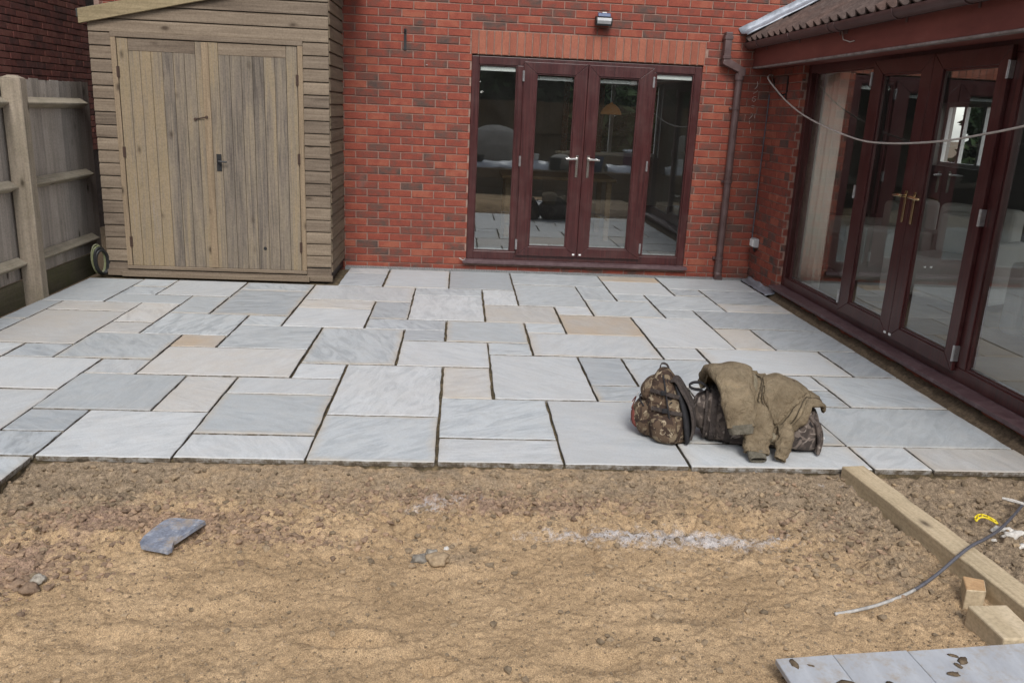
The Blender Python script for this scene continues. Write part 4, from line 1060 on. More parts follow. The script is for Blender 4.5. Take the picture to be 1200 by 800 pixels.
# neighbour's gable wall beyond the fence
def build_neighbour():
    t = thing('neighbour_wall', (-8.1, -1, -.1), 'dark old brick wall of the neighbouring building beyond the fence', 'brick wall')
    b = MB(); b.box((-8.4, -9, -.3), (-8.012, 6, 4.6)); b.build('wall', 'mortar_dark', t)
    jb = MB(); mp = lambda u, w, z: (-8.0+w, u, z)
    for q in lay_bricks(-4.5, 3.2, .9, 3.6, 2.375, [], .05): joined_brick(jb, *q, mp, .03, .006)
    o = jb.build('brickwork', 'brick_old', t, attr=True); o['kind'] = 'stuff'
    b = MB(); b.prism([(-9.5, 4.55), (-7.8, 4.55), (-7.8, 4.65), (-9.5, 5.4)], 'y', -9.2, 6.2); b.build('roof', 'roof_tile', t)
build_neighbour()

# hose coil standing between fence and shed
def build_hose():
    t = thing('hose_coil', (-6.37, -.80, .01), 'coil of dark and pale green hose tucked between the fence and the shed', 'hose')
    for k, (mat, r, dx, w) in enumerate((('black_rubber', .11, .035, .014), ('black_rubber', .122, .020, .014), ('hose', .128, .006, .010), ('hose_pale', .138, -.004, .006))):
        b = MB(); pts = []
        for i in range(25):
            a = 2*math.pi*i/24
            pts.append((-6.375+dx*.8+.035*math.cos(a), -.90-.006*k + .09*math.cos(a+.3)*.6, .018+r+ r*math.sin(a)))
        b.tube(pts, w, 8, False); b.build('loop', mat, t, smooth=True)
build_hose()

# ------------------------------------------------------------------ strip between patio and sill
def build_trench():
    b = MB(); V = []; ys = np.arange(-5.4, -.02, .02); xs = np.linspace(-.135, .012, 9)
    for y in ys:
        r_ = []
        for i, x in enumerate(xs):
            h = -.036 + .055*float(fbm(np.array([x*2]), np.array([y]), 9, 4, .6)[0]) + .075*(i/8)**1.5
            r_.append((x, y, h))
        V.append(r_)
    b.grid(V); o = b.build('soil_strip', 'soil', None, smooth=True); o['kind'] = 'structure'
    t = thing('membrane_strip', (-.06, -.45, -.01), 'blue grey plastic damp-proof strip lying at the foot of the brick pier', 'plastic strip')
    V = []
    for i in range(17):
        y = -.06 - i*.05; j = .006*math.sin(i*1.9)
        V.append([(-.10+j, y, .004+.004*math.sin(i)), (-.075+j, y, .014+.005*math.sin(i*.7+1)), (-.045, y, .010+.006*math.sin(i*1.3)), (-.02, y, .022+.005*math.sin(i*.8)), (-.008, y, .045+.006*math.sin(i*1.1))])
    b = MB(); b.grid(V); b.build('sheet', 'lead', t, smooth=True, solid=.003)
build_trench()

# ------------------------------------------------------------------ timbers, board and cable in the foreground
def timber(name, A, B, w, h, ztop, label, cat, mat='sleeper', bev=.006, group=None, zbot=None):
    A, B = Vector((*A, 0)), Vector((*B, 0)); d = (B-A); L = d.length; ang = math.atan2(d.y, d.x) - math.pi/2
    me = MB(); n = max(2, int(L/.10)); rings = []
    for i in range(n+1):
        y = -L/2 + L*i/n; j = lambda: random.uniform(-.0018, .0018)
        rings.append([(-w/2+j(), y, -h), (w/2+j(), y, -h), (w/2+j(), y, -.0+j()), (-w/2+j(), y, j())])
    me.grid([r_ for r_ in rings], False, True); N = n*4
    me.add([], [(0, 1, 2, 3), (N+3, N+2, N+1, N)]) if False else None
    me.f += [(0, 1, 2, 3), (N+3, N+2, N+1, N)]; me.mi += [0, 0]; me.rnd += [.5, .5]
    o = me.build(name, mat, None, bevel=bev, seg=2, origin=(0, 0, 0))
    c = (A+B)/2; o.location = (c.x, c.y, ztop); o.rotation_euler = (0, 0, ang)
    return tag(o, label, cat, group)
timber('timber_sleeper', (-1.150, -4.968), (-1.000, -6.48), .116, .16, .028, 'long pale sawn timber running from the patio edge across the sand', 'timber')
timber('timber_block', (-1.208, -6.142), (-1.204, -6.338), .142, .12, .020, 'short sawn timber block lying beside the long timber', 'timber')
def build_peg():
    b = MB(); b.prism([(-1.236, -6.062), (-1.166, -6.070), (-1.124, -5.992), (-1.192, -5.965)], 'z', -.15, .028)
    o = b.build('timber_peg', ['sleeper', 'fresh_wood'], None, bevel=.003)
    for p in o.data.polygons:
        if p.normal.z > .9: p.material_index = 1
    tag(o, 'square timber peg with a freshly cut top driven in beside the long timber', 'peg')
build_peg()
def ground_z(x, y): return float(sand_h(np.array([x]), np.array([y]))[0])
def build_foreground():
    # pale grey boards at the lower right
    t = thing('grey_board_panel', (-1.5, -6.5, .0), 'pale grey muddy board panel lying flat on the sand beside the timber block', 'board')
    Z = .012; 
    edge = lambda x: -6.43 + (x+2.089)*.0976
    xs = [-2.087, -1.886, -1.630, -.90]
    for i in range(3):
        x0, x1 = xs[i]+.0012, xs[i+1]-.0012; sk = -.10
        b = MB(); b.prism([(x0+.05, edge(x0)-.9), (x1+.05, edge(x1)-.9), (x1, edge(x1)), (x0+(.0 if i else .006), edge(x0)+random.uniform(-.004, .002))], 'z', Z-.018, Z+random.uniform(-.0012, .0012))
        b.build('plank', 'grey_board', t, bevel=.002)
    # mud lumps on the board
    spots = [(-1.905,-6.555,.026), (-1.775,-6.575,.022), (-1.492,-6.415,.012), (-1.475,-6.440,.018), (-1.505,-6.465,.012), (-1.545,-6.505,.016), (-2.03,-6.455,.016), (-1.98,-6.465,.008)]
    for i, (x, y, r) in enumerate(spots):
        V, F = rock_shape(i+20, 2, .35, .3); b = MB(); b.r = .2
        a = i*1.3; V = V*np.array([r*1.3, r*.75, r*.55]); V = np.stack([V[:,0]*math.cos(a)-V[:,1]*math.sin(a), V[:,0]*math.sin(a)+V[:,1]*math.cos(a), V[:,2]], -1) + np.array([x, y, Z+r*.08])
        b.add(V, F); o = b.build('mud_lump', 'garden_soil', None, smooth=True, attr=True)
        tag(o, ('largest dark mud lump on the narrow end plank of the grey board', 'large mud lump alone on the middle plank of the grey board',
               *['small mud lump in the cluster on the wide plank of the grey board']*4, 'mud lump near the corner of the narrow end plank of the grey board',
               'tiny mud speck beside the corner lump on the narrow end plank')[i], 'mud', 'mud lumps on the grey board')
    # broken slate
    b = MB()
    out = [(-4.273,-5.71), (-4.247,-5.722), (-4.19,-5.74), (-4.161,-5.752), (-4.150,-5.735), (-4.158,-5.688), (-4.083,-5.538), (-4.117,-5.524), (-4.172,-5.519), (-4.208,-5.512), (-4.228,-5.513), (-4.246,-5.528), (-4.271,-5.598), (-4.285,-5.645), (-4.284,-5.69)]
    n = len(out); zt = lambda x, y: .0 + .03*(x+4.2) + .05*(y+5.6)
    zb = max(ground_z(x, y) for x, y in out)+.012
    vs = [(x, y, zb+zt(x, y)) for x, y in out] + [(x+.002, y-.002, zb-.016+zt(x, y)) for x, y in out]
    b.add(vs, [tuple(range(n)), tuple(range(n, 2*n))] + [(i, (i+1) % n, n+(i+1) % n, n+i) for i in range(n)])
    o = b.build('broken_slate', 'slate', None, bevel=.0006); tag(o, 'broken blue grey slab offcut lying on the sand', 'slab offcut')
    # stones and clods that can be told apart
    def stone(x, y, r, mat, label, grp, seed, flat=.7, asp=(1, 1)):
        V, F = rock_shape(seed, 3, flat, .24); b = MB(); b.r = random.random(); b.add(V*np.array([r*asp[0], r*asp[1], r]) + np.array([x, y, ground_z(x, y)+r*.28]), F)
        o = b.build('stone', mat, None, smooth=True, attr=True); tag(o, label, 'stone', grp)
    stone(-3.218, -5.745, .030, 'stone_grey', 'rounded grey clod with a dark underside in the clod cluster', None, 41, .7, (1.2, .9))
    stone(-3.150, -5.765, .036, 'clod', 'largest brown clod in the cluster on the open sand', None, 42, .6, (1.25, .9))
    stone(-3.175, -5.688, .022, 'stone_grey', 'small grey stone at the back of the clod cluster', None, 43)
    stone(-3.118, -5.655, .011, 'stone_white', 'tiny white pebble behind the clod cluster', None, 44)
    for i, (x, y, r) in enumerate(((-4.550,-5.985,.030), (-4.542,-5.930,.022), (-4.611,-5.944,.022), (-4.577,-5.890,.018))):
        stone(x, y, r, ('clod_pink', 'stone_grey', 'clod_pink', 'clod')[i], ('large pinkish lump at the rim of the rubble patch', 'grey dusty stone at the rim of the rubble patch', 'small pinkish lump beside the large one in the rubble patch', 'small brown lump behind the large pinkish one in the rubble patch')[i], 'lumps in the rubble pile', 50+i)
    for i, (x, y, r) in enumerate(((-.70,-5.445,.022), (-.668,-5.462,.020), (-.695,-5.518,.024), (-.63,-5.486,.024), (-.765,-5.519,.010), (-.60,-5.52,.024), (-.67,-5.585,.024))):
        stone(x, y, r, 'stone_white', 'white limestone lump in the dark soil beside the cable', 'white lumps beside the cable', 60+i, .7, (1.4, .8))
    b = MB(); b.tube([(-.515,-5.185,-.030), (-.485,-5.213,-.028), (-.45,-5.255,-.026)], [.006,.009,.007], 7); tag(b.build('plaster_scrap', 'stone_white', None), 'long white plaster scrap on the soil near the paving', 'scrap')
    # yellow plastic spacer strip
    b = MB(); pts = []
    z = ground_z(-.72, -5.37)+.022
    for i in range(9):
        a = i/8; pts.append((-.752+.075*a, -5.362+.03*math.sin(a*2.4)-.055*a*a, z + .012*math.sin(a*2.6)))
    for off in (-.014, .014): b.tube([(x+off*.35, y+off, zz) for x, y, zz in pts], .0042, 6)
    for (x, y, zz) in pts[::2]: b.tube([(x-.014*.35, y-.014, zz), (x+.014*.35, y+.014, zz)], .0040, 6)
    tag(b.build('spacer_strip', 'yellow_plastic', None, smooth=True), 'small yellow plastic ladder strip lying on the soil', 'plastic strip')
    # electrical cable over the timber
    path = [(-1.74,-6.115,-.045), (-1.662,-6.094,-.045), (-1.545,-6.05,-.045), (-1.413,-5.983,-.043), (-1.335,-5.95,-.025), (-1.243,-5.901,.0), (-1.150,-5.848,.034), (-1.040,-5.768,.042), (-.93,-5.69,.032), (-.781,-5.556,.0), (-.62,-5.405,-.02), (-.45,-5.24,-.035), (-.33,-5.12,-.04), (-.22,-5.04,-.035)]
    pts = [(x, y, max(ground_z(x, y)+.007, z)) for x, y, z in path]
    sm = []
    for i in range(len(pts)-1):
        p0, p1, p2, p3 = (Vector(pts[max(i-1, 0)]), Vector(pts[i]), Vector(pts[i+1]), Vector(pts[min(i+2, len(pts)-1)]))
        for k in range(5):
            u = k/5; sm.append(.5*((2*p1)+(p2-p0)*u+(2*p0-5*p1+4*p2-p3)*u*u+(3*p1-p0-3*p2+p3)*u**3))
    t = thing('electric_cable', (-1.1, -5.7, -.05), 'dark electric cable curving over the timber with its muddy pale end on the sand', 'cable')
    b = MB(); b.tube(sm[:19], .0062, 8); b.build('muddy_end', 'pale_cable', t, smooth=True)
    b = MB(); b.tube(sm[18:], .0065, 8); b.build('sheath', 'cable', t, smooth=True)
build_foreground()

# washing-line style cable slung from the corner across the glazing
def build_line():
    b = MB(); pts = [(-.012,-.08,2.08), (-.06,-.16,2.085), (-.15,-.331,2.04), (-.15,-.6,1.925), (-.15,-.962,1.797), (-.15,-1.484,1.668), (-.15,-2.326,1.541), (-.15,-2.854,1.523), (-.15,-3.486,1.558), (-.15,-3.908,1.611), (-.15,-4.263,1.665), (-.15,-4.7,1.75), (-.15,-5.3,1.9), (-.15,-5.9,2.09)]
    sm = []
    for i in range(len(pts)-1):
        p0, p1, p2, p3 = (Vector(pts[max(i-1, 0)]), Vector(pts[i]), Vector(pts[i+1]), Vector(pts[min(i+2, len(pts)-1)]))
        for k in range(5):
            u = k/5; sm.append(.5*((2*p1)+(p2-p0)*u+(2*p0-5*p1+4*p2-p3)*u*u+(3*p1-p0-3*p2+p3)*u**3))
    b.tube(sm, .0065, 8)
    tag(b.build('slung_cable', 'line_cable', None, smooth=True), 'pale cable slung in a sagging loop from the house corner across the glazing', 'cable')
    b = MB(); b.tube([(-.012, -.10, 2.05), (-.03, -.22, 1.95), (-.02, -.36, 1.88), (-.02, -.45, 1.885)], .006, 6)
    tag(b.build('dark_wire', 'black_rubber', None, smooth=True), 'short dark wire looped below the slung cable on the brick pier', 'wire')
build_line()

# ------------------------------------------------------------------ backpack
def loft(profile, frame, n=28, expo=2.6, wr=.006, freq=14, seed=0, wr2=.0):
    """profile rows: (t, along, halfA, halfB, shiftA, shiftB); frame(t,a,b)->point. rows resampled smoothly"""
    P = np.array(profile, float); tt = np.linspace(0, len(P)-1, (len(P)-1)*5+1); rows = []
    for t in tt:
        i = min(int(t), len(P)-2); f = t-i; p0, p1, p2, p3 = P[max(i-1, 0)], P[i], P[i+1], P[min(i+2, len(P)-1)]
        rows.append(.5*((2*p1)+(p2-p0)*f+(2*p0-5*p1+4*p2-p3)*f*f+(3*p1-p0-3*p2+p3)*f**3))
    V = []
    for r in rows:
        al, ha, hb, sa, sb = r[0], max(r[1], .001), max(r[2], .001), r[3], r[4]; ring = []
        for k in range(n):
            a = 2*math.pi*k/n; ca, sn = math.cos(a), math.sin(a)
            x = math.copysign(abs(ca)**(2/expo), ca); y = math.copysign(abs(sn)**(2/expo), sn)
            p = Vector(frame(al, sa+x*ha, sb+y*hb)); c = Vector(frame(al, sa, sb)); d = (p-c)
            if d.length > 1e-6:
                q = p*freq+Vector((seed, seed*2, 0)); w = wr*(mnoise.noise(q) + .6*mnoise.noise(q*2.3)) + wr2*abs(mnoise.noise(Vector((q.x*.5, q.y*.5, q.z*2.2))))
                p = p + d.normalized()*w
            ring.append(tuple(p))
        V.append(ring)
    b = MB(); b.grid(V, False, True); m_ = (len(V)-1)*n
    b.f += [tuple(range(n)), tuple(m_+k for k in range(n))[::-1]]; b.mi += [0, 0]; b.rnd += [.5, .5]
    return b
def cr(pts, per=6):
    out = []; pts = [Vector(p) for p in pts]
    for i in range(len(pts)-1):
        p0, p1, p2, p3 = pts[max(i-1, 0)], pts[i], pts[i+1], pts[min(i+2, len(pts)-1)]
        for k in range(per):
            u = k/per; out.append(.5*((2*p1)+(p2-p0)*u+(2*p0-5*p1+4*p2-p3)*u*u+(3*p1-p0-3*p2+p3)*u**3))
    out.append(pts[-1]); return out
def build_backpack():
    C = Vector((-1.955, -4.555, .0)); bn = Vector((.93, -.37, 0)).normalized(); sn = Vector((-.37, -.93, 0)).normalized()
    t = thing('backpack', C, 'upright brown camouflage backpack with bungee cord standing on the paving beside the duffel bag', 'backpack')
    fr = lambda z, a, b: C + bn*(a - .20*z) + sn*(b - .0*z) + Vector((0, 0, z))
    loft([(.004,.085,.105,0,0), (.015,.105,.125,0,0), (.07,.112,.135,0,0), (.14,.112,.136,-.002,0), (.21,.100,.120,0,0), (.28,.076,.094,.004,.004), (.33,.050,.066,.008,.006), (.362,.026,.040,.012,.008), (.370,.006,.015,.013,.008)], fr, 36, 2.8, .006, 12, 1, .004).build('body', 'camo', t, smooth=True)
    loft([(.012,.035,.085,-.095,0), (.03,.055,.108,-.105,0), (.09,.066,.115,-.112,0), (.15,.060,.112,-.108,0), (.185,.040,.100,-.098,0), (.198,.012,.07,-.088,0)], fr, 28, 2.6, .006, 16, 4, .004).build('front_pocket', 'camo', t, smooth=True)
    loft([(.198,.022,.06,-.075,0), (.215,.042,.085,-.080,0), (.255,.046,.088,-.076,0), (.29,.034,.078,-.062,0), (.312,.012,.05,-.050,0)], fr, 28, 2.6, .005, 16, 7, .003).build('top_pocket', 'camo', t, smooth=True)
    loft([(.010,.05,.020,.0,.125), (.03,.062,.034,.0,.135), (.09,.066,.038,.0,.138), (.13,.062,.030,.0,.136), (.152,.05,.012,.0,.130)], fr, 28, 2.6, .005, 16, 9, .003).build('side_pocket', 'camo', t, smooth=True)
    # padded back panel and shoulder straps on the far side
    loft([(.01,.012,.095,.102,.02), (.05,.018,.105,.108,.02), (.15,.018,.105,.108,.015), (.25,.016,.09,.092,.012), (.31,.008,.06,.070,.01)], fr, 24, 3.2, .003, 20, 3).build('back_panel', 'pack_black', t, smooth=True)
    for s in (.075, .015):
        b = MB(); b.strap(cr([fr(.325, .055, s*.7), fr(.325, .080, s*.8), fr(.285, .105, s), fr(.20, .142, s*1.1), (fr(.10, .145, s*1.15)), fr(.035, .125, s*1.2)]), .052, .014, tuple(sn)); b.build('shoulder_strap', 'webbing' if s > 0 else 'pack_black', t, smooth=False, bevel=.004)
    b = MB(); b.strap(cr([fr(.352, -.012, .01), fr(.385, -.004, .008), fr(.392, .012, .0), fr(.382, .028, -.005), fr(.350, .036, -.01)]), .022, .005, tuple(sn)); b.build('haul_loop', 'webbing', t)
    # zip round the main compartment
    b = MB(); b.tube(cr([fr(.03, .035, .141), fr(.12, .035, .147), fr(.22, .03, .137), (fr(.30, .02, .092)), fr(.345, .01, .056), fr(.368, .006, .02)]), .0045, 6); b.build('zip', 'pack_black', t, smooth=True)
    b = MB(); b.tube(cr([fr(.20, -.128, -.06), fr(.203, -.135, .0), (fr(.198, -.122, .07)), fr(.185, -.10, .112)]), .004, 6); b.build('zip', 'pack_black', t, smooth=True)
    for z, a0 in ((.175, .118), (.262, .098)):
        b = MB(); b.strap(cr([fr(z-.01, a0-.01, .10), fr(z, .06, .135 if z < .2 else .118), fr(z+.01, .0, .145 if z < .2 else .126), fr(z+.012, -.055, .135 if z < .2 else .112)]), .020, .004, (0, 0, 1)); b.build('compression_strap', 'webbing', t)
        b = MB(); q = fr(z+.01, .015, .148 if z < .2 else .130); b.box(tuple(q-Vector((.014, .006, .012))), tuple(q+Vector((.014, .006, .012)))); b.build('buckle', 'pack_black', t, bevel=.003)
    # red-brown mesh and bungee cord over the front pocket
    pts = []
    for i, (z, s) in enumerate(((.05,-.07),(.06,.06),(.09,-.075),(.10,.068),(.135,-.075),(.145,.068),(.17,-.06),(.18,.05))): pts.append(fr(z, -.182+.25*abs(z-.095)*.6, s))
    b = MB(); b.tube(cr(pts, 4), .0032, 6); b.build('bungee_cord', 'pack_red', t, smooth=True)
    loft([(.05,.020,.07,-.158,.015), (.07,.024,.082,-.162,.015), (.12,.024,.082,-.162,.015), (.15,.016,.07,-.154,.015)], fr, 20, 2.4, .005, 20, 12).build('mesh_pocket', 'pack_red', t, smooth=True)
    for z, a, s in ((.235, -.128, .05), (.085, -.186, .05)):
        b = MB(); p = fr(z, a, s); b.tube([p, p+Vector((-.008, -.006, -.006)), p+Vector((-.010, -.010, -.022))], .004, 6); b.build('zip_pull', 'zinc', t)
build_backpack()

# ------------------------------------------------------------------ duffel bag
BC = Vector((-1.505, -4.600, 0)); BA = Vector((.965, -.263, 0)).normalized(); BB = Vector((.263, .965, 0)).normalized()
def bag_frame(s, a, b): return BC + BA*s + BB*a + Vector((0, 0, b))
def build_duffel():
    t = thing('duffel_bag', BC, 'slumped grey brown duffel bag on the paving under the canvas jacket', 'bag')
    prof = [(-.300,.02,.03,.0,.10), (-.292,.075,.085,.0,.125), (-.27,.115,.122,.0,.130), (-.22,.135,.135,0,.134), (-.10,.142,.134,0,.132), (.05,.140,.128,0,.127), (.18,.138,.118,0,.117), (.255,.125,.108,0,.107), (.290,.098,.085,0,.092), (.302,.03,.03,0,.08)]
    b = loft(prof, bag_frame, 44, 3.4, .008, 9, 2, .012)
    b.v = [(x, y, max(z, .003)) for x, y, z in b.v]
    b.build('body', 'duffel', t, smooth=True)
    # end pouch with raised panel and piping on the left end
    pr = [(-.345,.02,.02,-.03,.14), (-.340,.06,.055,-.03,.145), (-.315,.085,.085,-.025,.148), (-.285,.095,.098,-.02,.146), (-.27,.09,.09,-.02,.14)]
    loft(pr, bag_frame, 30, 2.8, .006, 14, 6, .006).build('end_pouch', 'duffel', t, smooth=True)
    def ringpts(s, k, a0, a1, n=20, off=0):
        out = []
        for i in range(n+1):
            a = a0+(a1-a0)*i/n; ca, sn = math.cos(a), math.sin(a)
            out.append(bag_frame(s, math.copysign(abs(ca)**(2/3.0), ca)*(.137+off)*k, .133+math.copysign(abs(sn)**(2/3.0), sn)*(.135+off)*k))
        return out
    for s in (-.275, -.235):
        b = MB(); b.strap(ringpts(s, .985 if s < -.25 else 1.02, math.pi*1.3, math.pi*.35), .030 if s > -.25 else .012, .008, tuple(BA)); b.build('strap', 'webbing', t)
    b = MB(); b.strap(ringpts(-.155, 1.03, math.pi*1.35, math.pi*.3, 20, .004), .034, .006, tuple(BA)); b.build('strap', 'webbing', t)
    b = MB(); b.strap(cr([bag_frame(-.26, -.05, .262), bag_frame(-.30, -.055, .300), bag_frame(-.345, -.06, .305), bag_frame(-.372, -.062, .288), bag_frame(-.355, -.06, .270), bag_frame(-.30, -.05, .262)], 5), .034, .007, tuple(BB)); b.build('carry_handle', 'pack_black', t, bevel=.002)
    b = MB(); b.strap(cr([bag_frame(-.335, -.115, .02), bag_frame(-.352, -.13, .09), (bag_frame(-.35, -.12, .16)), bag_frame(-.335, -.095, .20)], 6), .03, .006, (BB.x, BB.y, .3)); b.build('side_strap', 'webbing', t)
    # crumpled folds at the right end
    for k, a in enumerate((-.120, -.092, -.062, -.030, .005, .045)):
        w = (.016, .021, .017, .022, .018, .02)[k]; dx = .004*math.sin(k*2.1)
        pts = cr([bag_frame(.225, a+.012, .205), bag_frame(.272+dx, a+.006, .165), bag_frame(.292+dx+.004*(k % 2), a-.002, .105), bag_frame(.300+dx, a-.006, .050), bag_frame(.296, a-.008, .012)], 5)
        b = MB(); b.tube(pts, [w*(.45+.55*math.sin(math.pi*(.12+.76*i/len(pts)))) for i in range(len(pts))], 10, True, .8); b.build('fold', 'duffel', t, smooth=True)
    b = MB(); b.box(tuple(bag_frame(.312, -.078, .085)-Vector((.012,.006,.004))), tuple(bag_frame(.312, -.078, .085)+Vector((.014,.006,.004)))); b.build('label_tab', 'white_plastic', t)
build_duffel()

# ------------------------------------------------------------------ jacket: cloth settled by position based dynamics over the bag
_BC, _BA, _BB = (np.array(v[:]) for v in (BC, BA, BB))
def collide(P, pad):
    q = P - _BC; s = q @ _BA; a = q @ _BB; z = P[:,2]
    h = np.array([.300, .142, .132]); r = .075; loc = np.stack([s, a, z-.133], -1)
    d = np.abs(loc) - (h-r); outside = np.maximum(d, 0); dist = np.linalg.norm(outside, axis=1) + np.minimum(d.max(1), 0) - r
    hit = dist < pad
    g = outside*np.sign(loc); n = np.linalg.norm(g, axis=1, keepdims=True)
    da = d.copy(); da[:,2] = np.where(loc[:,2] < 0, -9, da[:,2])
    ax = da.argmax(1); alt = np.zeros_like(loc); k = np.arange(len(loc)); alt[k, ax] = np.sign(loc[k, ax])
    g = np.where(n > 1e-9, g/np.maximum(n, 1e-9), alt)
    loc = np.where(hit[:,None], loc + g*(pad-dist)[:,None], loc)
    for c, rad in (((-.135, -.01, .125), (.15, .115, .105)), ((.02, .0, .10), (.20, .12, .105))):
        c = np.array(c); rad = np.array(rad)+pad; e = (loc-c)/rad; L = np.linalg.norm(e, axis=1, keepdims=True)
        hit |= (L[:,0] < 1); loc = np.where(L < 1, c + e/np.maximum(L, 1e-6)*rad, loc)
    out = _BC + loc[:,0:1]*_BA + loc[:,1:2]*_BB; out[:,2] = loc[:,2]+.133
    hit |= out[:,2] < .006; out[:,2] = np.maximum(out[:,2], .006)
    return out, hit
LINKS = [((slice(0,-1), slice(None)), (slice(1,None), slice(None))), ((slice(None), slice(0,-1)), (slice(None), slice(1,None))),
         ((slice(0,-1), slice(0,-1)), (slice(1,None), slice(1,None))), ((slice(1,None), slice(0,-1)), (slice(0,-1), slice(1,None))),
         ((slice(0,-2), slice(None)), (slice(2,None), slice(None))), ((slice(None), slice(0,-2)), (slice(None), slice(2,None)))]
def drape(X, slack, pins, iters=160, pad=.008, seed=3, jitter=.004, grav=.0003, fric=.85):
    nu,nv=X.shape[:2]
    X=collide(X.reshape(-1,3),pad)[0].reshape(nu,nv,3)
    rl=[np.linalg.norm(X[a]-X[b],axis=-1)*slack for a,b in LINKS]
    X=X+np.random.default_rng(seed).normal(0,jitter,X.shape); Xp=X.copy()
    pin=[(i,j,X[i,j].copy()) for i,j in pins]
    for it in range(iters):
        V=(X-Xp)*.92; Xp=X.copy(); X=X+V; X[...,2]-=grav
        for rep in range(3):
            for k,((a,b),r_) in enumerate(zip(LINKS,rl)):
                d=X[b]-X[a]; L=np.linalg.norm(d,axis=-1,keepdims=True)+1e-9; st=(.5,.5,.3,.3,.06,.06)[k]
                c=d/L*(L-r_[...,None])*.5*st; X[a]+=c; X[b]-=c
            for i,j,p in pin: X[i,j]=p
        Y,hit=collide(X.reshape(-1,3),pad); X=Y.reshape(nu,nv,3); h=hit.reshape(nu,nv)[...,None]
        Xp=np.where(h,Xp+(X-Xp)*fric,Xp)
        for i,j,p in pin: X[i,j]=p
    return X
def normals(X):
    du = np.gradient(X, axis=0); dv = np.gradient(X, axis=1); n = np.cross(du, dv); return n/np.maximum(np.linalg.norm(n, axis=-1, keepdims=True), 1e-9)
